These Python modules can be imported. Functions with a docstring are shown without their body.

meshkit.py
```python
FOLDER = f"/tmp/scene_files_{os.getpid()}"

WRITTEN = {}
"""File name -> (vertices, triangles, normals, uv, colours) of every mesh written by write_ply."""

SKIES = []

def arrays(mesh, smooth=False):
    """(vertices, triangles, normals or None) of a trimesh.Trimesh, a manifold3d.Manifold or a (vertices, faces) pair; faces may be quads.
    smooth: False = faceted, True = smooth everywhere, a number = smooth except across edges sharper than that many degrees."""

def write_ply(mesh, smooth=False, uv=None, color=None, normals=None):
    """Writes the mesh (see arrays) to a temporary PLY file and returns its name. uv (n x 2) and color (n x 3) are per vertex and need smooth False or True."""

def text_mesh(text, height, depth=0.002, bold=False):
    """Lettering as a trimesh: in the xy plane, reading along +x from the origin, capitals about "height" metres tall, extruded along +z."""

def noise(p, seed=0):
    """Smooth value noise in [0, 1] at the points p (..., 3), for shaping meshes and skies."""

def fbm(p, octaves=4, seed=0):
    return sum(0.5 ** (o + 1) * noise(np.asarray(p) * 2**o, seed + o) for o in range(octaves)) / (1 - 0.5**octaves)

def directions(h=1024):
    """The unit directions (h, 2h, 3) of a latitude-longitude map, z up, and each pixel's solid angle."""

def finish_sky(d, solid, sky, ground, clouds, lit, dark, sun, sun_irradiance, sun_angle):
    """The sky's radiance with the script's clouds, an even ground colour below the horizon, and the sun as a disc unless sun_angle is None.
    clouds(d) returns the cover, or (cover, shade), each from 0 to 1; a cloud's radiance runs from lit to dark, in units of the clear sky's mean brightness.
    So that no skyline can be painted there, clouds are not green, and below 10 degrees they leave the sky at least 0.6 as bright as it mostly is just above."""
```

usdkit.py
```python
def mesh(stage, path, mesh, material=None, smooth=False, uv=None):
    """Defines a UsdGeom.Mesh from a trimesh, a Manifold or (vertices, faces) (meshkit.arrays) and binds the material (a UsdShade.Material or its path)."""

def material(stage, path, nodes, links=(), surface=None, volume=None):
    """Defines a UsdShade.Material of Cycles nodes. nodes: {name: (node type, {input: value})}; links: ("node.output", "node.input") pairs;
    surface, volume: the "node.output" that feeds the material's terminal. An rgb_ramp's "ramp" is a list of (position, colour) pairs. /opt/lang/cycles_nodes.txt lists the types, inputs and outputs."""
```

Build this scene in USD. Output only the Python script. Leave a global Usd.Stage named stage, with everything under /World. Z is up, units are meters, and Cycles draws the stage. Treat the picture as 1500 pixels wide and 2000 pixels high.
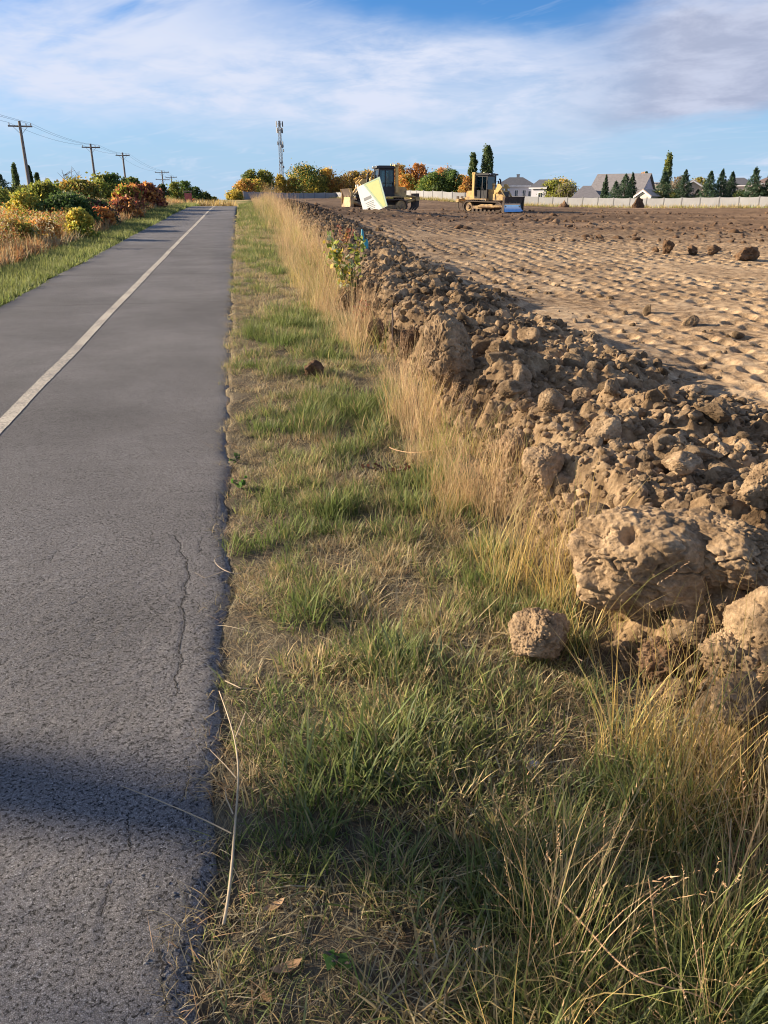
import math, numpy as np, trimesh, usdkit
from pxr import Usd, UsdGeom, UsdLux, UsdShade, Gf, Sdf, Vt
from meshkit import noise, fbm
from scipy.interpolate import RBFInterpolator, RectBivariateSpline, CubicSpline

stage = Usd.Stage.CreateInMemory()
UsdGeom.SetStageUpAxis(stage, 'Z')
UsdGeom.SetStageMetersPerUnit(stage, 1.0)
world = UsdGeom.Xform.Define(stage, '/World')
stage.SetDefaultPrim(world.GetPrim())
PI = math.pi

# ------------------------------------------------------------------ camera
YAW, PITCH, EYE = math.radians(9.5), math.radians(22.0), np.array([0.0, 0.0, 1.6])
RT = np.array([math.cos(YAW), -math.sin(YAW), 0])
FW = np.array([math.sin(YAW) * math.cos(PITCH), math.cos(YAW) * math.cos(PITCH), -math.sin(PITCH)])
UP = np.cross(RT, FW)
cam = UsdGeom.Camera.Define(stage, '/World/camera')
cam.CreateHorizontalApertureAttr(36.0)
cam.CreateVerticalApertureAttr(48.0)
cam.CreateFocalLengthAttr(36.0)
cam.CreateClippingRangeAttr(Gf.Vec2f(0.05, 20000))
cam.CreateFStopAttr(0.0)
cam.CreateExposureAttr(1.62)
cam.AddTransformOp().Set(Gf.Matrix4d(*RT, 0, *UP, 0, *(-FW), 0, *EYE, 1))

# ------------------------------------------------------------------ sun and sky
SUN_AZ, SUN_EL = math.atan2(-0.94, 0.34), math.radians(18.0)       # azimuth = atan2(x, y)
SUN = np.array([math.sin(SUN_AZ) * math.cos(SUN_EL), math.cos(SUN_AZ) * math.cos(SUN_EL), math.sin(SUN_EL)])
sun = UsdLux.DistantLight.Define(stage, '/World/sun')
sun.CreateIntensityAttr(1.25)
sun.CreateNormalizeAttr(True)
sun.CreateAngleAttr(0.4)
sun.CreateColorAttr(Gf.Vec3f(1.0, 0.83, 0.62))
sx = np.cross([0, 0, 1.0], SUN); sx /= np.linalg.norm(sx)
sy = np.cross(SUN, sx)
sun.AddTransformOp().Set(Gf.Matrix4d(*sx, 0, *sy, 0, *SUN, 0, 0, 0, 50, 1))


def sky_material():
    n, l = {}, []
    def M(name, kind, a=None, b=None, c=None, clamp=False):
        inp = {'math_type': kind, 'use_clamp': clamp}
        for i, x in enumerate((a, b, c)):
            if x is None: continue
            if isinstance(x, str): l.append((x, f'{name}.value{i+1}'))
            else: inp[f'value{i+1}'] = x
        n[name] = ('math', inp)
        return name + '.value'
    def SS(name, v, a, b, to0=0.0, to1=1.0):
        n[name] = ('map_range', {'range_type': 'smoothstep', 'from_min': a, 'from_max': b, 'to_min': to0, 'to_max': to1, 'clamp': True})
        l.append((v, name + '.value'))
        return name + '.result'
    n['sky'] = ('sky_texture', {'sky_type': 'single_scattering', 'sun_disc': False, 'sun_elevation': SUN_EL, 'sun_rotation': SUN_AZ, 'altitude': 600.0,
                                'air_density': 1.0, 'aerosol_density': 0.35, 'ozone_density': 3.0})
    n['hs'] = ('hsv', {'saturation': 1.18, 'value': 1.0}); l.append(('sky.color', 'hs.color'))
    n['tint'] = ('mix_color', {'blend_type': 'multiply', 'fac': 1.0, 'b': (0.60, 0.80, 1.06), 'use_clamp': False}); l.append(('hs.color', 'tint.a'))
    n['tc'] = ('texture_coordinate', {})
    n['s'] = ('separate_xyz', {}); l.append(('tc.generated', 's.vector'))
    # azimuth (radians from +y) and elevation of the direction looked in
    az = M('az', 'arctan2', 's.x', 's.y')
    el = M('el', 'arcsine', 's.z')
    # flat cloud layer: direction projected on a plane overhead
    den = M('den', 'add', 's.z', 0.10)
    px = M('px', 'divide', 's.x', den); py = M('py', 'divide', 's.y', den)
    n['v'] = ('combine_xyz', {}); l += [(px, 'v.x'), (py, 'v.y')]
    n['vr'] = ('vector_rotate', {'rotate_type': 'z_axis', 'angle': 0.95}); l.append(('v.vector', 'vr.vector'))
    n['vs'] = ('mapping', {'scale': (0.55, 1.5, 1.0)}); l.append(('vr.vector', 'vs.vector'))
    n['n1'] = ('noise_texture', {'scale': 1.1, 'detail': 7.0, 'roughness': 0.52, 'distortion': 0.35}); l.append(('vs.vector', 'n1.vector'))
    n['n2'] = ('noise_texture', {'scale': 3.6, 'detail': 6.0, 'roughness': 0.6, 'distortion': 0.6}); l.append(('vs.vector', 'n2.vector'))
    # angular noise that wobbles the outline of the broad banks
    n['va'] = ('combine_xyz', {}); l += [(az, 'va.x'), (el, 'va.y')]
    n['vas'] = ('mapping', {'scale': (4.0, 11.0, 1.0)}); l.append(('va.vector', 'vas.vector'))
    n['n3'] = ('noise_texture', {'scale': 1.0, 'detail': 6.0, 'roughness': 0.55, 'distortion': 0.4}); l.append(('vas.vector', 'n3.vector'))
    n['vas2'] = ('mapping', {'scale': (9.0, 46.0, 1.0), 'rotation': (0, 0, -0.10)}); l.append(('va.vector', 'vas2.vector'))
    n['n4'] = ('noise_texture', {'scale': 1.0, 'detail': 5.0, 'roughness': 0.6, 'distortion': 0.8}); l.append(('vas2.vector', 'n4.vector'))
    # a broad bank of thin cloud: its middle line sinks to the right
    c0 = M('c0', 'multiply_add', az, -0.045, 0.128)
    dv = M('dv', 'subtract', el, c0)
    dw = M('dw', 'multiply_add', 'n3.fac', 0.10, -0.05)
    dd = M('dd', 'add', dv, dw)
    da = M('da', 'absolute', dd)
    bank = SS('bank', da, 0.080, 0.018)
    fade = SS('fade', az, 0.62, 0.26)
    bank = M('bk', 'multiply', bank, fade)
    streak = SS('streak', 'n4.fac', 0.30, 0.62)
    bmod = M('bmod', 'multiply_add', streak, 0.30, 0.74)
    bank = M('bk2', 'multiply', bank, bmod, clamp=True)
    # high cirrus on the left, thinning upwards
    cir = SS('cir', 'n1.fac', 0.38, 0.60)
    cl = SS('cl', az, 0.16, -0.12)
    cu = SS('cu', el, 0.10, 0.15)
    cir2 = M('cir2', 'multiply', cir, cl); cir2 = M('cir3', 'multiply', cir2, cu); cir2 = M('cir4', 'multiply', cir2, 0.95, clamp=True)
    # everywhere: faint veils
    veil = SS('veil', 'n2.fac', 0.50, 0.78, 0.0, 0.30)
    # lavender-grey bank on the right
    gr = SS('gr', az, 0.32, 0.50)
    ge = M('ge', 'multiply_add', 'n3.fac', 0.11, -0.055)
    ge2 = M('ge2', 'add', el, ge)
    slope = M('gs', 'multiply_add', az, -0.16, 0.0)
    ge3 = M('ge3', 'add', ge2, slope)
    glo = SS('glo', ge3, -0.012, 0.012)
    ghi = SS('ghi', ge3, 0.140, 0.100)
    grey = M('g1', 'multiply', gr, glo); grey = M('g2', 'multiply', grey, ghi)
    # thin bars low over the horizon
    bars = SS('bars', 'n4.fac', 0.52, 0.72)
    be = SS('be', el, 0.075, 0.03)
    b1 = M('b1', 'multiply', bars, be); b1 = M('b2', 'multiply', b1, 0.75)
    low = SS('low', el, 0.17, 0.02, 0.0, 0.88)                  # pale air towards the horizon
    n['vas5'] = ('mapping', {'scale': (9.0, 30.0, 1.0)}); l.append(('va.vector', 'vas5.vector'))
    n['n5'] = ('noise_texture', {'scale': 1.0, 'detail': 8.0, 'roughness': 0.62, 'distortion': 0.25}); l.append(('vas5.vector', 'n5.vector'))
    brk = SS('brk', 'n5.fac', 0.34, 0.60)
    bb = M('bb', 'multiply_add', brk, 0.42, 0.58)
    bank = M('bk3', 'multiply', bank, bb)
    n['white'] = ('mix_color', {'blend_type': 'mix', 'a': (0, 0, 0), 'b': (0, 0, 0), 'use_clamp': False})
    white = (4.75, 5.15, 6.2); greyc = (2.75, 3.1, 4.2); lowc = (2.9, 4.15, 5.7)
    def MIX(name, fac, a, bcol):
        n[name] = ('mix_color', {'blend_type': 'mix', 'b': bcol, 'use_clamp': False})
        l.extend([(fac, name + '.fac'), (a, name + '.a')])
        return name + '.result'
    del n['white']
    c = 'tint.result'
    c = MIX('m0', low, c, lowc)
    c = MIX('m1', veil, c, white)
    c = MIX('m2', cir2, c, white)
    c = MIX('m3', bank, c, white)
    n['gcol'] = ('mix_color', {'blend_type': 'mix', 'a': greyc, 'b': (3.9, 4.25, 5.35), 'use_clamp': False}); l.append((SS('lum', 'n5.fac', 0.36, 0.66), 'gcol.fac'))
    n['m4'] = ('mix_color', {'blend_type': 'mix', 'use_clamp': False}); l.extend([(grey, 'm4.fac'), (c, 'm4.a'), ('gcol.result', 'm4.b')])
    c = MIX('m5', b1, 'm4.result', white)
    n['bg'] = ('background_shader', {'strength': 0.05}); l.append((c, 'bg.color'))
    return usdkit.material(stage, '/World/Looks/sky', n, l, surface='bg.background')


sky = UsdLux.DomeLight.Define(stage, '/World/sky')
UsdShade.MaterialBindingAPI.Apply(sky.GetPrim()).Bind(sky_material())
sky.GetPrim().SetCustomDataByKey('kind', 'structure')

# ------------------------------------------------------------------ helpers
_used = {}


def numbered(path):
    k = _used.get(path, -1) + 1
    _used[path] = k
    return path if k == 0 else f'{path}_{k:03d}'


def tag(p, label=None, cat=None, group=None, kind=None):
    for k, v in (('label', label), ('category', cat), ('group', group), ('kind', kind)):
        if v: p.SetCustomDataByKey(k, v)
    return p


def place(prim, loc=(0, 0, 0), rotz=0.0, scale=None, tilt=None):
    x = UsdGeom.Xformable(prim)
    x.AddTranslateOp().Set(Gf.Vec3d(*map(float, loc)))
    if tilt is not None:
        x.AddRotateXYZOp().Set(Gf.Vec3f(float(tilt[0]), float(tilt[1]), math.degrees(rotz)))
    else:
        x.AddRotateZOp().Set(math.degrees(rotz))
    if scale is not None:
        s = (scale,) * 3 if np.ndim(scale) == 0 else scale
        x.AddScaleOp().Set(Gf.Vec3f(*map(float, s)))


def thing(name, label, cat, loc=(0, 0, 0), rotz=0.0, group=None, scale=None, tilt=None, kind=None):
    x = UsdGeom.Xform.Define(stage, numbered('/World/' + name))
    place(x.GetPrim(), loc, rotz, scale, tilt)
    return tag(x.GetPrim(), label, cat, group, kind)


def obj(name, mesh, mat, parent=None, smooth=False, tone=None, label=None):
    base = str(parent.GetPath()) if parent is not None else '/World'
    if isinstance(mesh, tuple):                # drop points no face uses
        mv, mf = np.asarray(mesh[0], float), np.asarray(mesh[1], int)
        u, inv = np.unique(mf.ravel(), return_inverse=True)
        mesh = (mv[u], inv.reshape(mf.shape))
        if tone is not None: tone = np.asarray(tone)[u]
    m = usdkit.mesh(stage, numbered(base + '/' + name), mesh, '/World/Looks/' + mat, smooth)
    if tone is not None:
        UsdGeom.PrimvarsAPI(m).CreatePrimvar('tone', Sdf.ValueTypeNames.Color3fArray, 'vertex').Set(Vt.Vec3fArray.FromNumpy(np.asarray(tone, np.float32)))
    if label: m.GetPrim().SetCustomDataByKey('label', label)
    return m.GetPrim()


def copy_of(src, loc, rotz=0.0, scale=None, tilt=None, label=None, group=None):
    was = src.GetCustomData()
    x = UsdGeom.Xform.Define(stage, numbered('/World/' + src.GetName()))
    p = x.GetPrim()
    p.GetReferences().AddInternalReference(src.GetPath())
    p.SetInstanceable(True)
    x.ClearXformOpOrder()
    t = Gf.Matrix4d(1.0)
    s = (1.0,) * 3 if scale is None else ((scale,) * 3 if np.ndim(scale) == 0 else scale)
    R = trimesh.transformations.euler_matrix(*(np.radians(tilt) if tilt is not None else (0, 0)), rotz)[:3, :3] @ np.diag(s)
    A = np.eye(4); A[:3, :3] = R; A[:3, 3] = loc
    x.AddTransformOp(opSuffix='put').Set(Gf.Matrix4d(*A.T.ravel().tolist()))
    tag(p, label or was.get('label'), was.get('category'), group or was.get('group'))
    return p


class MB:
    """Collects primitives into one mesh."""
    def __init__(s): s.p = []
    def add(s, m, T=None):
        if T is not None: m = m.copy(); m.apply_transform(T)
        s.p.append(m); return s
    def box(s, c, size, rot=(0, 0, 0)):
        m = trimesh.creation.box(size)
        T = trimesh.transformations.euler_matrix(*rot); T[:3, 3] = c
        return s.add(m, T)
    def cyl(s, a, b, r, r2=None, n=10):
        v, f = tube([a, b], [r, r if r2 is None else r2], n)
        return s.add(trimesh.Trimesh(v, f, process=False))
    def tube(s, pts, r, n=6):
        v, f = tube(pts, r, n)
        return s.add(trimesh.Trimesh(v, f, process=False))
    def prism(s, poly, y0, y1):
        """poly in (x, z), extruded from y0 to y1."""
        from shapely.geometry import Polygon
        m = trimesh.creation.extrude_polygon(Polygon(poly), y1 - y0, engine='earcut')
        T = np.array([[1, 0, 0, 0], [0, 0, -1, y1], [0, 1, 0, 0], [0, 0, 0, 1.0]])
        return s.add(m, T)
    def mesh(s): return trimesh.util.concatenate(s.p)


def tube(pts, r, n=6):
    pts = np.asarray(pts, float); k = len(pts)
    r = np.full(k, r, float) if np.ndim(r) == 0 else np.asarray(r, float)
    t = np.gradient(pts, axis=0); t /= np.linalg.norm(t, axis=1, keepdims=True) + 1e-12
    ref = np.array([0, 0, 1.0]) if abs(t[0, 2]) < 0.9 else np.array([1.0, 0, 0])
    a = np.cross(t, ref); a /= np.linalg.norm(a, axis=1, keepdims=True) + 1e-12
    b = np.cross(t, a)
    th = np.arange(n) / n * 2 * PI
    v = pts[:, None] + r[:, None, None] * (np.cos(th)[None, :, None] * a[:, None] + np.sin(th)[None, :, None] * b[:, None])
    v = v.reshape(-1, 3)
    f = []
    for i in range(k - 1):
        for j in range(n):
            q = (i * n + j, i * n + (j + 1) % n, (i + 1) * n + (j + 1) % n, (i + 1) * n + j)
            f += [(q[0], q[2], q[1]), (q[0], q[3], q[2])]
    c0, c1 = len(v), len(v) + 1
    v = np.vstack([v, pts[0], pts[-1]])
    for j in range(n):
        f += [(c0, j, (j + 1) % n), (c1, (k - 1) * n + (j + 1) % n, (k - 1) * n + j)]
    return v, np.array(f)


def sstep(a, b, x):
    t = np.clip((np.asarray(x, float) - a) / (b - a), 0, 1)
    return t * t * (3 - 2 * t)


def ray(px, py):
    d = FW + (px - 750) / 1500 * RT + (1000 - py) / 1500 * UP
    return d


def at(px, d, py=385):
    """The spot on the map at d metres in the direction of column px."""
    r = ray(px, py)[:2]
    r = r / np.linalg.norm(r) * d
    return r


def zat(px, py, d):
    r = ray(px, py)
    return 1.6 + d * r[2] / np.linalg.norm(r[:2])


def h2(i, j, seed):
    """hash of integer cells to [0, 1)"""
    h = (i * 374761393 + j * 668265263 + seed * 974711) & 0xFFFFFFFF
    h = ((h ^ (h >> 13)) * 1274126177) & 0xFFFFFFFF
    h = ((h ^ (h >> 15)) * 2246822519) & 0xFFFFFFFF
    return ((h ^ (h >> 16)) & 0xFFFFFF) / 16777216.0


def lumps(x, y, cell, seed, rmin=0.3, rmax=0.62, keep=1.0, flat=0.8):
    """Height field of rounded clods: one in each cell, in units of the cell."""
    X, Y = np.asarray(x) / cell, np.asarray(y) / cell
    I, J = np.floor(X).astype(np.int64), np.floor(Y).astype(np.int64)
    out = np.zeros_like(X)
    for a in (-1, 0, 1):
        for b in (-1, 0, 1):
            i, j = I + a, J + b
            cx, cy = i + h2(i, j, seed), j + h2(i, j, seed + 1)
            r = rmin + (rmax - rmin) * h2(i, j, seed + 2) ** 1.5
            th = h2(i, j, seed + 4) * PI
            dx, dy = X - cx, Y - cy
            u, w = dx * np.cos(th) + dy * np.sin(th), -dx * np.sin(th) + dy * np.cos(th)
            k1, k2 = .5 + h2(i, j, seed + 5), .5 + h2(i, j, seed + 6)
            dist = np.maximum(np.maximum(np.maximum(u, -u * k1), np.maximum(w * 1.3, -w * 1.3 * k2)), np.maximum((u * .7 + w * .9) * k1, -(u * .8 - w * .7)))
            q = 1 - dist / r
            h = np.where((q > 0) & (h2(i, j, seed + 3) < keep), r * flat * np.minimum(q * 2.1, .75 + .35 * q) * (1 + 0.4 * (u * np.cos(3 * th) + w * np.sin(3 * th)) / r), 0)
            out = np.maximum(out, h)
    return out * cell


def n2(x, y, s, seed=0, oct=4):
    return fbm(np.stack([np.asarray(x) / s, np.asarray(y) / s, np.zeros_like(np.asarray(x, float))], -1), oct, seed)

# ------------------------------------------------------------------ the lie of the land
_zp = CubicSpline([-30, -10, 0, 10, 20, 30, 38, 44, 50, 55, 62, 72, 90, 140], [-0.9, -0.3, 0, 0.30, 0.60, 0.90, 1.14, 1.29, 1.36, 1.33, 1.2, 0.95, 0.45, -0.6])


def zpath(y): return _zp(np.clip(y, -30, 140))


def controls():
    P = []
    for y in (-30, -15, 0, 10, 20, 30, 40, 50, 60, 80, 110):
        P += [(-5.5, y, zpath(y) - 0.05), (2.0, y, zpath(y))]
    P += [(5, 0, .12), (5, 10, .36), (5, 20, .60), (5, 30, .82), (5, 40, .98), (10, 5, .2), (10, 12, .35), (10, 20, .5), (10, 30, .62), (10, 42, .72), (20, 5, .1), (20, 15, .3), (20, 30, .42), (20, 50, .6),
          (40, 20, .2), (40, 45, .35), (70, 40, .1), (35, 70, .55), (9, 60, .68)]
    def far(px, d, py, dz=0.0): xy = at(px, d, py); P.append((xy[0], xy[1], zat(px, py, d) + dz))
    far(740, 64, 421); far(960, 74, 415); far(740, 100, 406); far(960, 110, 407); far(1250, 90, 420); far(1480, 80, 424)
    for px, d, py in FENCE: far(px, d, py)
    for px, d, py in FENCE2: far(px, d, py)
    for px, d, py in FENCE[1::2]: far(px, d + 45, py - 1)
    P += [(-9, 15, .35), (-9, 30, .75), (-9, 45, 1.05), (-9, 0, -.05), (-13.5, 20, .15), (-13.5, 42, .66), (-20, 20, .05), (-20, 68, .80), (-20, 42, .55), (-40, 30, .3), (-40, 80, .8), (-40, 140, 1.2), (-24, 100, .9), (-24, 150, .6), (-90, 150, 1.3), (-60, 200, 1.0), (-30, 0, -.2)]
    P += [(-300, -50, 0), (300, -50, -.5), (-300, 450, 1.5), (300, 450, 1.2), (0, 450, 1.5), (-120, 0, 0), (150, 0, -.3), (300, 150, .5), (-300, 200, 1.0)]
    return np.array(P)


FENCE = [(657, 232, 390.0), (705, 214, 389.3), (770, 194, 388.5), (830, 180, 390), (890, 172, 394), (960, 168, 400), (1030, 165, 404), (1140, 158, 407), (1245, 152, 409.5), (1350, 147, 409.5), (1450, 143, 409), (1560, 139, 409), (1720, 130, 411)]
FENCE2 = [(476, 214, 388.5), (545, 222, 391.5), (600, 228, 391.0)]
_C = controls()
_C = _C[np.unique(np.round(_C[:, :2], 1), axis=0, return_index=True)[1]]
_rbf = RBFInterpolator(_C[:, :2], _C[:, 2], kernel='linear', smoothing=0.02)
_gx = np.unique(np.concatenate([np.arange(-300, -40, 15), np.arange(-40, 60, 2.5), np.arange(60, 301, 10)]).astype(float))
_gy = np.unique(np.concatenate([np.arange(-50, 0, 8), np.arange(0, 120, 2.5), np.arange(120, 451, 10)]).astype(float))
_G = _rbf(np.stack(np.meshgrid(_gx, _gy, indexing='ij'), -1).reshape(-1, 2)).reshape(len(_gx), len(_gy))
_spl = RectBivariateSpline(_gx, _gy, _G, kx=3, ky=3, s=0)


def zland(x, y):
    """Height of the land without its small relief."""
    x, y = np.broadcast_arrays(np.asarray(x, float), np.asarray(y, float))
    z = _spl.ev(np.clip(x, -300, 300), np.clip(y, -50, 450))
    w = sstep(0, 4.5, np.maximum(np.maximum(-4.5 - x, x - 1.6), 0)) 
    w = np.maximum(w, sstep(75, 110, y))
    return zpath(y) * (1 - w) + z * w


def edge_right(y):
    y = np.asarray(y, float)
    return -0.165 - 0.008 * np.minimum(y, 40) + 0.032 * (n2(y, y * 0, 0.5, 5) - .5) * 2 + 0.016 * (n2(y, y * 0, 0.09, 6, 3) - .5) * 2 - 0.03 * sstep(2.2, 1.0, y)


def edge_left(y):
    y = np.asarray(y, float)
    return -3.36 + 0.005 * y + 0.03 * (n2(y, y * 0, 0.6, 9) - .5) * 2


def bank_edge(y):
    return 1.36 + 0.16 * (n2(y, np.asarray(y) * 0, 1.3, 21, 3) - .5) * 2 - 0.10 * sstep(6, 9, y) - .12 * sstep(2.9, 2.0, y) + .15 * sstep(12, 25, y)


def zverge(x, y):
    """Soil of the verges and everything else that is not dirt."""
    x, y = np.asarray(x, float), np.asarray(y, float)
    d = np.hypot(x, y)
    fine = (n2(x, y, 0.35, 31) - .5) * 0.05 + (n2(x, y, 0.07, 32, 3) - .5) * 0.022
    z = zland(x, y) - 0.030 + 0.030 * sstep(4.5, 7.0, y) * sstep(-.9, -.1, x) + fine * sstep(40, 20, d) + (n2(x, y, 9.0, 34) - .5) * 0.5 * sstep(20, 60, d)
    on = (x < edge_right(np.clip(y, -30, 140)) - 0.03) & (x > edge_left(np.clip(y, -30, 140)) + 0.05) & (y < 100)
    return np.where(on, zland(x, y) - 0.13, z)


def zdirt(x, y):
    """The stripped field with the rough bank along its edge."""
    x, y = np.asarray(x, float), np.asarray(y, float)
    e = x - bank_edge(y)
    base = zland(x, y)
    d = np.hypot(x, y)
    var = n2(x, y, 0.9, 40, 3)
    e = e + 0.30 * (n2(x, y, 0.22, 44, 3) - .5) * sstep(.8, .3, e)
    bank = sstep(-0.10, 0.34, e) * (0.20 + 0.26 * var)
    bank = bank * (1 - sstep(1.0, 2.3, e + (var - .5))) + 0.13 * sstep(1.0, 2.3, e)
    rough = sstep(-0.16, 0.06, e) * (1 - sstep(1.35, 2.25, e + 1.2 * (n2(x, y, 0.7, 41, 3) - .5)))
    farr = sstep(27, 40, y + 0.60 * x + 8 * (n2(x, y, 6.0, 42, 3) - .5)) * sstep(0.0, 0.5, e)
    patch = sstep(.5, .66, n2(x, y, 2.6, 43, 3))
    amp = np.clip(rough + 0.45 * farr + 0.12 * patch * sstep(2, 3, e), 0, 1)
    h = amp * (0.45 * lumps(x, y, 0.34, 51, keep=.40) + 0.75 * lumps(x + .1, y, 0.15, 52, keep=.65))
    near = sstep(16, 7, d)
    h = h + (0.12 + .88 * amp) * near * (0.55 * lumps(x, y, 0.075, 53, keep=.6) + 0.45 * lumps(x, y, 0.036, 55, keep=.7) + (n2(x, y, .06, 56, 3) - .5) * .03 + (n2(x, y, .16, 57, 3) - .5) * .13)
    h = h * (1 - .45 * farr) + amp * (n2(x, y, 0.5, 54) - .5) * (0.22 - .12 * farr)
    # ridges pushed up by the blades, far out
    rd = np.sin((y + 0.12 * x + 5 * (n2(x, y, 14.0, 61, 3) - .5)) * 2 * PI / 8.5)
    h = h + farr * (np.maximum(rd, 0) ** 5 * 0.13 * (.4 + n2(x, y, 4.0, 63, 3)) + lumps(x, y, 0.42, 62, keep=.22) * .35)
    # prints of the cleated roller: staggered rows running along the path
    roll = sstep(1.9, 2.7, e) * (1 - farr)
    a, b = (x - 0.02 * y + 0.25 * (n2(x, y, 3.0, 71, 2) - .5)) / 0.34, y / 0.29
    i = np.floor(a).astype(np.int64)
    b = b + 0.5 * (i & 1) + h2(i, i * 0, 74) * .3
    j = np.floor(b).astype(np.int64)
    da = (a - i - .5 - (h2(i, j, 72) - .5) * .22) * 0.34
    db = (b - j - .5 - (h2(i, j, 73) - .5) * .20) * 0.29
    rr = np.hypot(da * (.95 + .4 * h2(i, j, 79)), db * (.70 + .35 * h2(i, j, 80)))
    dep = (0.040 + 0.05 * h2(i, j, 75)) * (.45 + .85 * h2(i, i * 0 + 3, 81)) * (h2(i, j, 82) < .90) * sstep(.32, .55, n2(x, y, 1.7, 76, 3) + .12)
    pit = -1.15 * dep * np.exp(-(rr / 0.088) ** 4) + 0.18 * dep * np.exp(-((rr - 0.13) / 0.04) ** 2)
    h = h + roll * pit * sstep(60, 25, d)
    h = h + roll * ((n2(x, y, 0.9, 77) - .5) * 0.04 + (n2(x, y, 0.16, 78, 3) - .5) * 0.018)
    under = sstep(0.0, -0.30, e) * 0.30
    return base + bank + h * sstep(-.2, .1, e) - under - 0.03


def ground_at(px, py, fn, lift=0.0):
    """Where the line of sight of a point of the photograph meets the ground."""
    r = ray(px, py); t = np.geomspace(0.8, 400, 4000)
    p = EYE + t[:, None] * r
    z = fn(p[:, 0], p[:, 1]) + lift
    k = np.nonzero(p[:, 2] <= z)[0]
    k = k[0] if len(k) else len(t) - 1
    return np.array([p[k, 0], p[k, 1], z[k] - lift])


def grid_faces(nr, nc):
    i = np.arange(nr * nc).reshape(nr, nc)
    a, b, c, d = i[:-1, :-1], i[:-1, 1:], i[1:, 1:], i[1:, :-1]
    return np.concatenate([np.stack([a, b, c], -1).reshape(-1, 3), np.stack([a, c, d], -1).reshape(-1, 3)])

# ------------------------------------------------------------------ materials
def mat(name, nodes, links, surface='p.BSDF'):
    return usdkit.material(stage, '/World/Looks/' + name, nodes, links, surface=surface)


def plain(name, col, rough=0.6, metallic=0.0, var=0.12, scale=6.0, spec=0.4, bump=0.0):
    lo, hi = tuple(c * (1 - var) for c in col), tuple(c * (1 + var) for c in col)
    nodes = {'t': ('texture_coordinate', {}), 'n': ('noise_texture', {'scale': scale, 'detail': 5.0, 'roughness': 0.6}), 'r': ('rgb_ramp', {'ramp': [(0.3, lo), (0.7, hi)]}),
             'p': ('principled_bsdf', {'roughness': rough, 'metallic': metallic, 'specular_ior_level': spec})}
    links = [('t.object', 'n.vector'), ('n.fac', 'r.fac'), ('r.color', 'p.base_color')]
    if bump:
        nodes['b'] = ('bump', {'strength': bump, 'distance': 0.02}); links += [('n.fac', 'b.height'), ('b.normal', 'p.normal')]
    return mat(name, nodes, links)


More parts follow.
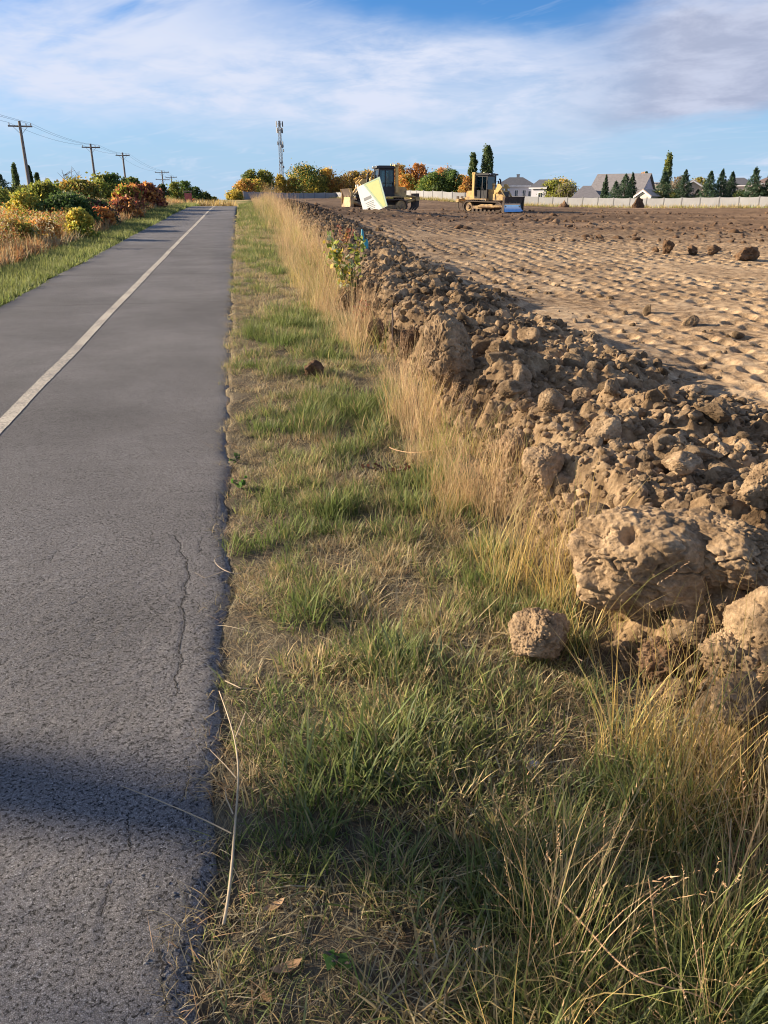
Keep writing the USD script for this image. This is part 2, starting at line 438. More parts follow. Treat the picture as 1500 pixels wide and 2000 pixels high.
def dirt_material(name, dark, mid, light, lo=0.36, hi=0.66):
    nodes = {'g': ('geometry', {}),
             'n1': ('noise_texture', {'scale': 0.9, 'detail': 6.0, 'roughness': 0.6}), 'n2': ('noise_texture', {'scale': 9.0, 'detail': 6.0, 'roughness': 0.65}),
             'n3': ('noise_texture', {'scale': 70.0, 'detail': 4.0, 'roughness': 0.65}), 'n4': ('noise_texture', {'scale': 0.06, 'detail': 3.0}),
             'a': ('math', {'math_type': 'multiply_add', 'value2': 0.45, 'value3': -0.10}), 'a2': ('math', {'math_type': 'multiply_add', 'value2': 0.75}), 'a3': ('math', {'math_type': 'multiply_add', 'value2': 0.30, 'value3': -0.15}),
             'a4': ('math', {'math_type': 'add'}),
             'r': ('rgb_ramp', {'ramp': [(lo - .06, dark), ((lo + hi) / 2 - .03, mid), (hi, light)]}),
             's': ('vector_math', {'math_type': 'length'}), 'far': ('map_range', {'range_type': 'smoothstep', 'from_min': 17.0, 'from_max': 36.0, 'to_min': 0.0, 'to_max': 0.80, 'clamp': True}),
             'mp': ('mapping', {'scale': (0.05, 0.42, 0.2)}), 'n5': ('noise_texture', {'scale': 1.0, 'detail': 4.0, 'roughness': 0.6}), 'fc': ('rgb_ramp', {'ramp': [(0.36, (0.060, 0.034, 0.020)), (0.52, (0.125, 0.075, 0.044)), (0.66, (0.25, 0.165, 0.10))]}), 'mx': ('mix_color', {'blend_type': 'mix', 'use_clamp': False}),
             'v': ('voronoi_texture', {'feature': 'distance_to_edge', 'scale': 24.0}), 'vr': ('map_range', {'from_min': 0.0, 'from_max': 0.05, 'to_min': 0.0, 'to_max': 1.0, 'clamp': True}),
             'b1': ('bump', {'strength': 0.85, 'distance': 0.035}), 'b2': ('bump', {'strength': 0.7, 'distance': 0.008}),
             'p': ('principled_bsdf', {'roughness': 0.95, 'specular_ior_level': 0.12, 'diffuse_roughness': 0.6})}
    links = [('g.position', 'n1.vector'), ('g.position', 'n2.vector'), ('g.position', 'n3.vector'), ('g.position', 'n4.vector'), ('n1.fac', 'a.value1'), ('n2.fac', 'a2.value1'), ('a.value', 'a2.value3'), ('n3.fac', 'a3.value1'),
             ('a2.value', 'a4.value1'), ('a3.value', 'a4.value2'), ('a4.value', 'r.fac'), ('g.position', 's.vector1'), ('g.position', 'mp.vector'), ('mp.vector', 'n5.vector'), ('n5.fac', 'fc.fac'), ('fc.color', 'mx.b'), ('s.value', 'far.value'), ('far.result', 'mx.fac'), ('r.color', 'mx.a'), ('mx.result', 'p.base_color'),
             ('n2.fac', 'b1.height'), ('n3.fac', 'b2.height'), ('b1.normal', 'b2.normal'), ('b2.normal', 'p.normal')]
    return mat(name, nodes, links)


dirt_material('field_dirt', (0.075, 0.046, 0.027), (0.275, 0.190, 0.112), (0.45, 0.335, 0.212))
_p = '/World/Looks/field_dirt'
_a = UsdShade.Shader.Define(stage, _p + '/damp'); _a.CreateIdAttr('cycles_attribute'); _a.CreateInput('attribute', Sdf.ValueTypeNames.Token).Set('tone')
_m = UsdShade.Shader.Define(stage, _p + '/dm'); _m.CreateIdAttr('cycles_mix_color'); _m.CreateInput('blend_type', Sdf.ValueTypeNames.Token).Set('multiply')
_m.CreateInput('b', Sdf.ValueTypeNames.Float3).Set(Gf.Vec3f(.74, .71, .66))
_m.CreateInput('fac', Sdf.ValueTypeNames.Token).ConnectToSource(_a.CreateOutput('fac', Sdf.ValueTypeNames.Token))
_m.CreateInput('a', Sdf.ValueTypeNames.Token).ConnectToSource(UsdShade.Shader.Get(stage, _p + '/mx').CreateOutput('result', Sdf.ValueTypeNames.Token))
UsdShade.Shader.Get(stage, _p + '/p').GetInput('base_color').ConnectToSource(_m.CreateOutput('result', Sdf.ValueTypeNames.Token))
def vary(path_mat, lo, hi):
    """Multiplies a dirt's colour by a factor that differs from copy to copy."""
    p = '/World/Looks/' + path_mat
    o = UsdShade.Shader.Define(stage, p + '/o'); o.CreateIdAttr('cycles_object_info')
    m = UsdShade.Shader.Define(stage, p + '/mr'); m.CreateIdAttr('cycles_map_range')
    for k, v in (('to_min', lo), ('to_max', hi)): m.CreateInput(k, Sdf.ValueTypeNames.Float).Set(v)
    m.CreateInput('value', Sdf.ValueTypeNames.Token).ConnectToSource(o.CreateOutput('random', Sdf.ValueTypeNames.Token))
    s = UsdShade.Shader.Define(stage, p + '/sc'); s.CreateIdAttr('cycles_vector_math'); s.CreateInput('math_type', Sdf.ValueTypeNames.Token).Set('scale')
    s.CreateInput('vector1', Sdf.ValueTypeNames.Token).ConnectToSource(UsdShade.Shader.Get(stage, p + '/mx').CreateOutput('result', Sdf.ValueTypeNames.Token))
    s.CreateInput('scale', Sdf.ValueTypeNames.Token).ConnectToSource(m.CreateOutput('result', Sdf.ValueTypeNames.Token))
    UsdShade.Shader.Get(stage, p + '/p').GetInput('base_color').ConnectToSource(s.CreateOutput('vector', Sdf.ValueTypeNames.Token))


dirt_material('clod_dirt', (0.065, 0.041, 0.024), (0.225, 0.155, 0.090), (0.40, 0.290, 0.178))
dirt_material('loose_dirt', (0.060, 0.038, 0.022), (0.205, 0.140, 0.081), (0.39, 0.282, 0.174))
vary('loose_dirt', .45, 1.2)
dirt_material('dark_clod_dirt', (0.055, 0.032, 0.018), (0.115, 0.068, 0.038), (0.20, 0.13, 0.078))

# soil of the verges: dark crumb and grey thatch near, straw and green further out
mat('verge_soil', {'g': ('geometry', {}), 'n1': ('noise_texture', {'scale': 4.0, 'detail': 7.0, 'roughness': 0.7}), 'n2': ('noise_texture', {'scale': 60.0, 'detail': 4.0, 'roughness': 0.7}),
                   'n3': ('noise_texture', {'scale': 0.22, 'detail': 6.0, 'roughness': 0.65}),
                   'm': ('mapping', {'scale': (60, 14, 30)}), 'n4': ('noise_texture', {'scale': 3.0, 'detail': 4.0, 'distortion': 1.5}),
                   'r': ('rgb_ramp', {'ramp': [(0.36, (0.055, 0.041, 0.030)), (0.55, (0.125, 0.104, 0.070)), (0.70, (0.24, 0.205, 0.135))]}),
                   'a': ('math', {'math_type': 'multiply_add', 'value2': 0.5}), 'h': ('math', {'math_type': 'multiply', 'value2': 0.5}),
                   'far': ('rgb_ramp', {'ramp': [(0.38, (0.10, 0.125, 0.035)), (0.50, (0.25, 0.20, 0.085)), (0.62, (0.34, 0.26, 0.13))]}),
                   'len': ('vector_math', {'math_type': 'length'}), 'fr': ('map_range', {'range_type': 'smoothstep', 'from_min': 14.0, 'from_max': 40.0, 'to_min': 0.0, 'to_max': 1.0, 'clamp': True}),
                   'mx': ('mix_color', {'blend_type': 'mix', 'use_clamp': False}), 'b': ('bump', {'strength': 0.8, 'distance': 0.012}), 'p': ('principled_bsdf', {'roughness': 0.95, 'specular_ior_level': 0.1})},
    [('g.position', 'n1.vector'), ('g.position', 'n2.vector'), ('g.position', 'n3.vector'), ('g.position', 'm.vector'), ('m.vector', 'n4.vector'), ('n4.fac', 'h.value1'), ('n1.fac', 'a.value1'), ('h.value', 'a.value3'), ('a.value', 'r.fac'),
     ('n3.fac', 'far.fac'), ('g.position', 'len.vector1'), ('len.value', 'fr.value'), ('fr.result', 'mx.fac'), ('r.color', 'mx.a'), ('far.color', 'mx.b'), ('mx.result', 'p.base_color'), ('n2.fac', 'b.height'), ('b.normal', 'p.normal')])

# asphalt: stones of several greys bound in black, worn pale in broad patches
mat('asphalt', {'g': ('geometry', {}), 'v': ('voronoi_texture', {'feature': 'f1', 'scale': 230.0}), 'v2': ('voronoi_texture', {'feature': 'distance_to_edge', 'scale': 230.0}),
                'sep': ('separate_color', {}), 'n1': ('noise_texture', {'scale': 0.8, 'detail': 5.0, 'roughness': 0.6}), 'n2': ('noise_texture', {'scale': 105.0, 'detail': 4.0, 'roughness': 0.72}), 'n5': ('noise_texture', {'scale': 210.0, 'detail': 2.0}),
                'st': ('rgb_ramp', {'ramp': [(0.0, (0.215, 0.202, 0.194)), (0.55, (0.295, 0.278, 0.266)), (0.93, (0.35, 0.335, 0.325)), (1.0, (0.44, 0.425, 0.41))]}),
                'e': ('map_range', {'from_min': 0.0, 'from_max': 0.12, 'to_min': 0.45, 'to_max': 1.0, 'clamp': True}),
                'pit': ('map_range', {'range_type': 'smoothstep', 'from_min': 0.36, 'from_max': 0.47, 'to_min': 0.22, 'to_max': 1.0, 'clamp': True}),
                'mm': ('math', {'math_type': 'multiply'}), 'w': ('map_range', {'from_min': 0.3, 'from_max': 0.7, 'to_min': 0.66, 'to_max': 1.12, 'clamp': True}), 'mw': ('math', {'math_type': 'multiply'}),
                'cc': ('vector_math', {'math_type': 'scale'}), 'h1': ('math', {'math_type': 'multiply_add', 'value2': 0.7}), 'b': ('bump', {'strength': 0.9, 'distance': 0.007}), 'b2': ('bump', {'strength': 0.5, 'distance': 0.002}),
                'p': ('principled_bsdf', {'roughness': 0.86, 'specular_ior_level': 0.22, 'diffuse_roughness': 0.5})},
    [('g.position', 'v.vector'), ('g.position', 'v2.vector'), ('g.position', 'n1.vector'), ('g.position', 'n2.vector'), ('g.position', 'n5.vector'), ('v.color', 'sep.color'), ('sep.r', 'st.fac'), ('v2.distance', 'e.value'), ('n2.fac', 'pit.value'),
     ('e.result', 'mm.value1'), ('pit.result', 'mm.value2'), ('n1.fac', 'w.value'), ('w.result', 'mw.value1'), ('mm.value', 'mw.value2'), ('st.color', 'cc.vector1'), ('mw.value', 'cc.scale'), ('cc.vector', 'p.base_color'),
     ('e.result', 'h1.value1'), ('pit.result', 'h1.value3'), ('h1.value', 'b.height'), ('n5.fac', 'b2.height'), ('b.normal', 'b2.normal'), ('b2.normal', 'p.normal')])
plain('crack_filler', (0.012, 0.011, 0.011), 0.95, var=0.3, scale=60)
plain('far_asphalt', (0.16, 0.155, 0.15), 0.9, scale=0.4, var=.15)
# worn road paint: aggregate shows through
mat('line_paint', {'g': ('geometry', {}), 'n': ('noise_texture', {'scale': 55.0, 'detail': 5.0, 'roughness': 0.7}), 'n2': ('noise_texture', {'scale': 2.2, 'detail': 4.0}), 'a': ('math', {'math_type': 'multiply_add', 'value2': 0.5, 'value3': -.25}), 'ad': ('math', {'math_type': 'add'}),
                   'r': ('rgb_ramp', {'ramp': [(0.40, (0.20, 0.185, 0.168)), (0.50, (0.34, 0.31, 0.255)), (0.66, (0.45, 0.41, 0.335))]}), 'b': ('bump', {'strength': 0.5, 'distance': 0.004}), 'p': ('principled_bsdf', {'roughness': 0.8, 'specular_ior_level': .25})},
    [('g.position', 'n.vector'), ('g.position', 'n2.vector'), ('n2.fac', 'a.value1'), ('n.fac', 'ad.value1'), ('a.value', 'ad.value2'), ('ad.value', 'r.fac'), ('r.color', 'p.base_color'), ('n.fac', 'b.height'), ('b.normal', 'p.normal')])

# plants: each blade and leaf carries its own colour
mat('leaves', {'c': ('attribute', {'attribute': 'tone'}), 'o': ('object_info', {}), 'v': ('map_range', {'from_min': 0, 'from_max': 1, 'to_min': 0.80, 'to_max': 1.2}), 's': ('vector_math', {'math_type': 'scale'}),
               'd': ('principled_bsdf', {'roughness': 0.62, 'specular_ior_level': 0.25}), 't': ('translucent_bsdf', {}), 'm': ('mix_closure', {'fac': 0.42})},
    [('o.random', 'v.value'), ('c.color', 's.vector1'), ('v.result', 's.scale'), ('s.vector', 'd.base_color'), ('s.vector', 't.color'), ('d.BSDF', 'm.closure1'), ('t.BSDF', 'm.closure2')], surface='m.closure')
plain('bark', (0.13, 0.10, 0.075), 0.9, var=.35, scale=8)
plain('pale_bark', (0.42, 0.40, 0.34), 0.85, var=.3, scale=3)
plain('pole_wood', (0.15, 0.13, 0.115), 0.9, var=.25, scale=5)
plain('wire_metal', (0.05, 0.05, 0.055), 0.6)
plain('galvanised', (0.30, 0.31, 0.33), 0.5, metallic=.6)
plain('dark_steel', (0.035, 0.033, 0.032), 0.55, metallic=.5, var=.3)
plain('antenna_grey', (0.16, 0.16, 0.17), 0.6)
mat('machine_yellow', {'t': ('texture_coordinate', {}), 'n': ('noise_texture', {'scale': 2.6, 'detail': 7.0, 'roughness': 0.68}), 's': ('separate_xyz', {}), 'z': ('map_range', {'from_min': 0.3, 'from_max': 2.6, 'to_min': 0.24, 'to_max': -0.12}), 'a': ('math', {'math_type': 'add'}),
                       'r': ('rgb_ramp', {'ramp': [(0.46, (0.55, 0.37, 0.13)), (0.62, (0.40, 0.27, 0.12)), (0.78, (0.15, 0.095, 0.055))]}), 'p': ('principled_bsdf', {'roughness': .6, 'specular_ior_level': .35})},
    [('t.object', 'n.vector'), ('t.object', 's.vector'), ('s.z', 'z.value'), ('n.fac', 'a.value1'), ('z.result', 'a.value2'), ('a.value', 'r.fac'), ('r.color', 'p.base_color')])
plain('machine_black', (0.022, 0.022, 0.024), 0.5, var=.3)
plain('muddy_steel', (0.075, 0.055, 0.042), 0.75, metallic=.2, var=.4, scale=3)
plain('polished_steel', (0.55, 0.58, 0.62), 0.22, metallic=1.0, var=.08, scale=2)
mat('cab_glass', {'t': ('transparent_bsdf', {'color': (0.42, 0.50, 0.52)}), 'g': ('glossy_bsdf', {'roughness': 0.03, 'color': (0.9, 0.95, 1)}), 'f': ('fresnel', {'IOR': 1.6}), 'm': ('mix_closure', {})},
    [('f.fac', 'm.fac'), ('t.BSDF', 'm.closure1'), ('g.BSDF', 'm.closure2')], surface='m.closure')
mat('window_glass', {'p': ('principled_bsdf', {'base_color': (0.03, 0.035, 0.045), 'roughness': 0.08, 'specular_ior_level': 0.6})}, [])
plain('sign_white', (0.58, 0.60, 0.58), 0.45, var=.03)
plain('sign_lime', (0.46, 0.49, 0.21), 0.45, var=.04)
plain('sign_mint', (0.34, 0.44, 0.30), 0.45, var=.04)
plain('sign_grey', (0.20, 0.21, 0.21), 0.5, var=.04)
plain('timber', (0.20, 0.15, 0.10), 0.85, var=.25)
plain('fence_panel', (0.205, 0.207, 0.215), 0.85, var=.10, scale=0.8)
plain('fence_post', (0.13, 0.13, 0.135), 0.85, var=.12, scale=1.5)
plain('teal_plastic', (0.02, 0.26, 0.36), 0.45, var=.10)
plain('rusty_rod', (0.16, 0.12, 0.10), 0.7, metallic=.4)
plain('pale_stone', (0.42, 0.42, 0.43), 0.8, var=.2, scale=20, bump=.4)
for nm, c in (('siding_white', (0.38, 0.38, 0.43)), ('siding_cream', (0.48, 0.44, 0.34)), ('siding_beige', (0.38, 0.32, 0.26)), ('siding_pink', (0.44, 0.35, 0.30)), ('trim_white', (0.55, 0.55, 0.57))):
    plain(nm, c, .7, var=.05, scale=1.0)
for nm, c in (('shingle_grey', (0.165, 0.155, 0.16)), ('shingle_dark', (0.075, 0.078, 0.09)), ('shingle_brown', (0.17, 0.12, 0.10)), ('shingle_beige', (0.34, 0.28, 0.23))):
    plain(nm, c, .9, var=.18, scale=2.5)
plain('sign_red', (0.30, 0.07, 0.06), .6)

# ------------------------------------------------------------------ ground
def struct(p): p.SetCustomDataByKey('kind', 'structure'); return p


def polar(azs, ds, fn):
    A, D = np.meshgrid(np.radians(azs), ds)
    x, y = D * np.sin(A), D * np.cos(A)
    return np.stack([x, y, fn(x, y)], -1).reshape(-1, 3), grid_faces(len(ds), len(azs))


az_g = np.concatenate([np.arange(-180, -26, 3.0), np.arange(-26, 50, 0.3), np.arange(50, 181, 3.0)])
d_g = np.concatenate([[0.02, .3], np.geomspace(0.6, 60, 330), np.geomspace(64, 420, 70), np.geomspace(460, 3500, 16)])
def zground(x, y):
    z = zverge(x, y)
    inside = (np.asarray(x) - bank_edge(y)) > 0.5
    return np.where(inside & in_field(x, y), z - 0.6, z)


_fx = np.array([at(px, d, 390) for px, d, py in FENCE])
def in_field(x, y):
    """Inside the stripped field: this side of the fence."""
    x, y = np.asarray(x, float), np.asarray(y, float)
    line = np.interp(x, _fx[:, 0], _fx[:, 1], left=222, right=60)
    return (y < line - 5) & (x < 100) & (y > -6)


v, f = polar(az_g, d_g, zground)
struct(obj('ground', (v, f), 'verge_soil', smooth=True))

# the stripped field, finest near the path
az_f = np.concatenate([np.arange(-1.5, 46, 0.125), np.arange(46, 100, 1.0)])
d_f = np.concatenate([np.geomspace(1.0, 12, 600), np.geomspace(12.1, 60, 300), np.geomspace(61, 230, 110)])
A, D = np.meshgrid(np.radians(az_f), d_f)
x, y = D * np.sin(A), D * np.cos(A)
v = np.stack([x, y, zdirt(x, y)], -1).reshape(-1, 3)
f = grid_faces(len(d_f), len(az_f))
e = (x - bank_edge(y)).ravel()
ok = (e > -0.45) & in_field(x.ravel(), y.ravel() - 4)
f = f[ok[f].all(1)]
e = (x - bank_edge(y))
fresh = (1 - sstep(1.2, 2.2, e + 1.2 * (n2(x, y, 0.7, 41, 3) - .5))).ravel()      # freshly dug, still damp
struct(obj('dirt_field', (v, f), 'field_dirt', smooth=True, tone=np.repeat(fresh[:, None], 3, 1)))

# ------------------------------------------------------------------ the path
rng = np.random.default_rng(11)
path = UsdGeom.Xform.Define(stage, '/World/asphalt_path').GetPrim()
struct(path)
def zasph(x, y):
    return zpath(y) + (n2(x, y, 1.6, 81, 3) - .5) * 0.02 + (n2(x, y, 0.03, 82, 2) - .5) * 0.004 * sstep(4.2, 2.5, y)


CRACKS_PX = [[(338, 1043), (352, 1062), (350, 1075), (366, 1090), (364, 1108), (371, 1122), (360, 1140), (362, 1158), (353, 1175), (357, 1195), (360, 1215), (355, 1240), (350, 1262), (349, 1275), (357, 1288), (350, 1305), (340, 1325), (347, 1345), (343, 1358)],
             [(395, 1048), (389, 1062), (392, 1072), (386, 1078)], [(420, 960), (424, 985), (421, 1010), (428, 1030)],
             [(250, 1588), (249, 1605), (253, 1625), (252, 1645), (257, 1668)], [(285, 1480), (287, 1500), (284, 1530)],
             [(312, 1850), (316, 1890), (314, 1925), (322, 1950), (328, 1985)], [(215, 1725), (208, 1755), (196, 1790)], [(365, 1480), (368, 1530), (352, 1570)], [(110, 1075), (104, 1085), (98, 1098)]]
WIDTHS = [0.0042, .0022, .002, .0026, .0018, .0030, .0022, .0016, .002]
def flat_at(px, py):
    r = ray(px, py); t = np.linspace(.8, 12, 6000); p = EYE + t[:, None] * r
    k = np.argmin(np.abs(p[:, 2] - zpath(p[:, 1]))); return p[k, :2]
cracks = []
for _k in range(34):                                           # hairlines wandering over the near part
    _x, _y, _a = rng.uniform(-1.9, -.25), rng.uniform(1.0, 4.3), rng.choice([0.2, 1.5, 1.5, -.3]) + rng.normal(0, .5)
    _n = int(rng.integers(9, 34)); _q = [(_x, _y)]
    for _s in range(_n):
        _a += rng.normal(0, .42); _q.append((_q[-1][0] + .013 * math.cos(_a), _q[-1][1] + .013 * math.sin(_a)))
    _q = np.array(_q)
    if (_q[:, 0] < -.2).all(): cracks.append((_q, float(rng.uniform(.0007, .0016))))
for c, w in zip(CRACKS_PX, WIDTHS):
    p = np.array([flat_at(*q) for q in c])
    q = np.stack([np.interp(np.linspace(0, len(p) - 1, len(p) * 7), np.arange(len(p)), p[:, k]) for k in (0, 1)], -1)
    q[1:-1] += rng.normal(0, .0024, q[1:-1].shape)
    cracks.append((q, w))

ys = np.concatenate([np.linspace(-3, .7, 20)[:-1], np.arange(.7, 4.2, .009), 4.2 + np.cumsum(np.geomspace(.01, .8, 250))])
ys = ys[ys < 95]
us = np.concatenate([np.linspace(0, .06, 8)[:-1], np.linspace(.06, .68, 46)[:-1], np.linspace(.68, 1, 120)])
U, Y = np.meshgrid(us, ys)
XL, XR = edge_left(ys)[:, None], edge_right(ys)[:, None]
X = XL + (XR - XL) * U
Z = zasph(X, Y)
# crumbling edges and the cracks
de = np.minimum(XR - X, X - XL)
Z = Z - 0.026 * np.exp(-np.maximum(de, 0) / 0.030) * (.5 + n2(X, Y, .25, 89, 3)) - 0.004 * sstep(.10, 0, de) * (lumps(X, Y, .022, 83) / .022)
near = (Y > .6) & (Y < 4.6)
ip = np.nonzero(near.ravel())[0]
from scipy.spatial import cKDTree
P2 = np.stack([X.ravel()[ip], Y.ravel()[ip]], -1)
zf = Z.ravel().copy()
for q, w in cracks:
    qq = np.concatenate([np.linspace(q[i], q[i + 1], 4)[:-1] for i in range(len(q) - 1)])
    dd, _ = cKDTree(qq).query(P2, distance_upper_bound=.05)
    zf[ip] -= np.where(np.isfinite(dd), 0.0035 * np.exp(-(dd / (w * 1.1)) ** 2), 0)
Z = zf.reshape(Z.shape)
nr, nc = X.shape
V = np.stack([X, Y, Z], -1)
L = V[:, :1].copy(); L[..., 0] -= .012; L[..., 2] -= .10
R = V[:, -1:].copy(); R[..., 0] += .012; R[..., 2] -= .10
V = np.concatenate([L, V, R], 1)
obj('asphalt', (V.reshape(-1, 3), grid_faces(nr, nc + 2)), 'asphalt', path, smooth=60)
# dirt-filled bottoms of the cracks
cv, cf, n = [], [], 0
for q, w in cracks:
    k = len(q); t = np.gradient(q, axis=0); t /= np.linalg.norm(t, axis=1)[:, None] + 1e-9
    nn = np.stack([-t[:, 1], t[:, 0]], -1)
    ww = w * (0.5 + 1.1 * rng.random(k)) * .5; ww[0] = ww[-1] = .0003
    zz = zasph(q[:, 0], q[:, 1]) - .0004
    cv.append(np.concatenate([np.column_stack([q + nn * ww[:, None], zz]), np.column_stack([q - nn * ww[:, None], zz])]))
    i = np.arange(k - 1)
    cf.append(np.concatenate([np.stack([i, i + k, i + k + 1], -1), np.stack([i, i + k + 1, i + 1], -1)]) + n); n += 2 * k
obj('crack', (np.concatenate(cv), np.concatenate(cf)), 'crack_filler', path)
# sealed joints across the path
for y0, w in ((11.0, .010), (14.4, .016), (19.6, .03), (23.0, .022), (31, .05), (38, .05)):
    xs = np.linspace(edge_left(y0) + .03, edge_right(y0) - .03, 60)
    yy = y0 + 0.10 * (n2(xs, xs * 0 + y0, .7, 85, 4) - .5) + .03 * (xs + 1.7)
    ww = w * (.5 + n2(xs, xs * 0 + y0, .2, 86, 2))
    top = np.column_stack([xs, yy + ww / 2, zasph(xs, yy + ww / 2) + .003]); bot = np.column_stack([xs, yy - ww / 2, zasph(xs, yy - ww / 2) + .003])
    i = np.arange(59)
    obj('sealed_joint', (np.concatenate([top, bot]), np.concatenate([np.stack([i, i + 60, i + 61], -1), np.stack([i, i + 61, i + 1], -1)])), 'crack_filler', path)
# the centre line, worn, its edges ragged
yl = np.concatenate([np.arange(3, 14, .03), np.arange(14, 66, .25)])
xc = -1.765 + 0.012 * (n2(yl, yl * 0, 2.5, 87) - .5) + .0022 * np.maximum(yl - 20, 0) - .0012 * np.maximum(yl - 34, 0) ** 1.5
hw = 0.050 + 0.010 * (n2(yl, yl * 0, .1, 88, 3) - .5)
cols = np.linspace(-1, 1, 5)
Xc = xc[:, None] + hw[:, None] * cols
Yc = np.repeat(yl[:, None], 5, 1)
obj('centre_line', (np.stack([Xc, Yc, zasph(Xc, Yc) + .0035], -1).reshape(-1, 3), grid_faces(len(yl), 5)), 'line_paint', path, smooth=True)

# the road far to the left
ya = np.arange(-10, 150, 3.0); sv = np.array([-21.5, -20.5, -15.2, -14.2])
Xr, Yr = np.meshgrid(sv, ya)
Zr = zland(Xr, Yr) + .10 - np.array([.3, 0, 0, .3])
struct(obj('road', (np.stack([Xr, Yr, Zr], -1).reshape(-1, 3), grid_faces(len(ya), 4)), 'far_asphalt'))

# ------------------------------------------------------------------ grass
GREEN = [(.105, .175, .036), (.075, .135, .028), (.150, .215, .052)]
BLUEGREEN = [(.055, .105, .045), (.075, .130, .060)]
STRAW = [(.50, .39, .195), (.42, .32, .155), (.58, .475, .26), (.33, .24, .125)]
GREY = [(.36, .32, .215), (.27, .24, .155), (.46, .41, .28)]
PINK = [(.56, .36, .20), (.48, .29, .155), (.62, .44, .26)]
GOLD = [(.52, .365, .115), (.44, .31, .09), (.58, .43, .165)]
LIME = [(.34, .37, .10), (.27, .32, .08)]
ORANGE = [(.46, .20, .065), (.40, .15, .05), (.50, .29, .10), (.33, .11, .045)]


def blades(rng, n, h, spread, lean, w, pal, seg=3, droop=0.5, heads=0, headpal=None, flat=0.0):
    """A tuft of grass: (vertices, faces, colours). pal: [(weight, colours)]."""
    V, F, T, k = [], [], [], 0
    ws = np.array([p[0] for p in pal], float); ws /= ws.sum()
    for _ in range(n):
        a = rng.random() * 2 * PI; rad = spread * math.sqrt(rng.random())
        base = np.array([rad * math.cos(a), rad * math.sin(a), -0.01])
        az = a + rng.normal(0, 1.1)
        L = h * rng.uniform(.45, 1.15)
        th0 = abs(rng.normal(0, lean)) + flat * rng.uniform(.6, 1.3)
        bend = droop * rng.uniform(.2, 1.5)
        dirh = np.array([math.cos(az), math.sin(az), 0]); side = np.array([-math.sin(az), math.cos(az), 0])
        tw = rng.uniform(-.8, .8); side = side * math.cos(tw) + np.array([0, 0, 1]) * math.sin(tw) * .5
        p = base.copy(); pts = [p.copy()]
        for s in range(seg):
            th = min(th0 + bend * (s + .5) / seg, 1.75)
            p = p + L / seg * (dirh * math.sin(th) + np.array([0, 0, 1]) * math.cos(th)); p[2] = max(p[2], .004 + .01 * rng.random()); pts.append(p.copy())
        col = np.array(pal[rng.choice(len(pal), p=ws)][1][0:]); col = col[rng.integers(len(col))] * rng.uniform(.8, 1.2)
        tip = np.array(STRAW[0]) * .9
        ww = w * rng.uniform(.6, 1.3)
        idx = []
        for s in range(seg):
            q = ww * (1 - (s / seg) ** 1.6 * .75) / 2
            V += [pts[s] - side * q, pts[s] + side * q]; c = col * (1 - .25 * (s / seg)) + tip * .25 * (s / seg); T += [c, c]; idx += [(k, k + 1)]; k += 2
        V.append(pts[seg]); T.append(col * .6 + tip * .4); tipi = k; k += 1
        for s in range(seg - 1):
            (a0, b0), (a1, b1) = idx[s], idx[s + 1]; F += [(a0, b0, b1), (a0, b1, a1)]
        F.append((idx[-1][0], idx[-1][1], tipi))
        if heads and rng.random() < heads:
            hp = headpal or PINK
            ax = pts[seg] - pts[seg - 1]; ax /= np.linalg.norm(ax)
            for q in range(9):
                o = pts[seg] - ax * (q / 9) * L * .28
                d = rng.normal(0, 1, 3); d -= ax * (d @ ax); d /= np.linalg.norm(d) + 1e-9
                e = o + (ax * .9 + d * .45) * L * .030 * rng.uniform(.5, 1.3)
                s2 = np.cross(ax, d) * .0013
                V += [o - s2, o + s2, e]; c = np.array(hp[rng.integers(len(hp))]) * rng.uniform(.8, 1.2); T += [c] * 3; F.append((k, k + 1, k + 2)); k += 3
    return np.array(V), np.array(F), np.array(T)


def instances(name, protos, pos, which, scale, rngi, label, cat, mat='leaves', tilt=7.0, kind='stuff', smooth=False, tree=None):
    """A PointInstancer of many small alike plants or crumbs nobody could count."""
    pi = UsdGeom.PointInstancer.Define(stage, numbered('/World/' + name))
    p = pi.GetPrim()
    tag(p, label, cat, None, kind)
    targets = []
    for i, pr in enumerate(protos):
        v, f = pr[0], pr[1]
        q = obj('clump', (v, f), mat, p, smooth=smooth, tone=pr[2] if len(pr) > 2 else None)
        targets.append(q.GetPath())
    pi.CreatePrototypesRel().SetTargets(targets)
    m = len(pos)
    pi.CreatePositionsAttr(Vt.Vec3fArray.FromNumpy(np.asarray(pos, np.float32)))
    pi.CreateProtoIndicesAttr(Vt.IntArray.FromNumpy(np.asarray(which, np.int32)))
    yaw = rngi.random(m) * 2 * PI
    ax = rngi.random(m) * 2 * PI; ti = np.radians(tilt) * rngi.normal(0, 1, m)
    qz = np.stack([np.cos(yaw / 2), 0 * yaw, 0 * yaw, np.sin(yaw / 2)], -1)
    qt = np.stack([np.cos(ti / 2), np.sin(ti / 2) * np.cos(ax), np.sin(ti / 2) * np.sin(ax), 0 * ti], -1)
    w = qt[:, 0] * qz[:, 0] - qt[:, 3] * qz[:, 3]
    qx = qt[:, 1] * qz[:, 0] + qt[:, 2] * qz[:, 3]; qy = qt[:, 2] * qz[:, 0] - qt[:, 1] * qz[:, 3]; qzz = qt[:, 0] * qz[:, 3] + qt[:, 3] * qz[:, 0]
    pi.CreateOrientationsAttr(Vt.QuathArray([Gf.Quath(float(a), float(b), float(c), float(d)) for a, b, c, d in zip(w, qx, qy, qzz)]))
    s = np.asarray(scale, float)
    if s.ndim == 1: s = np.repeat(s[:, None], 3, 1)
    pi.CreateScalesAttr(Vt.Vec3fArray.FromNumpy(s.astype(np.float32)))
    return p


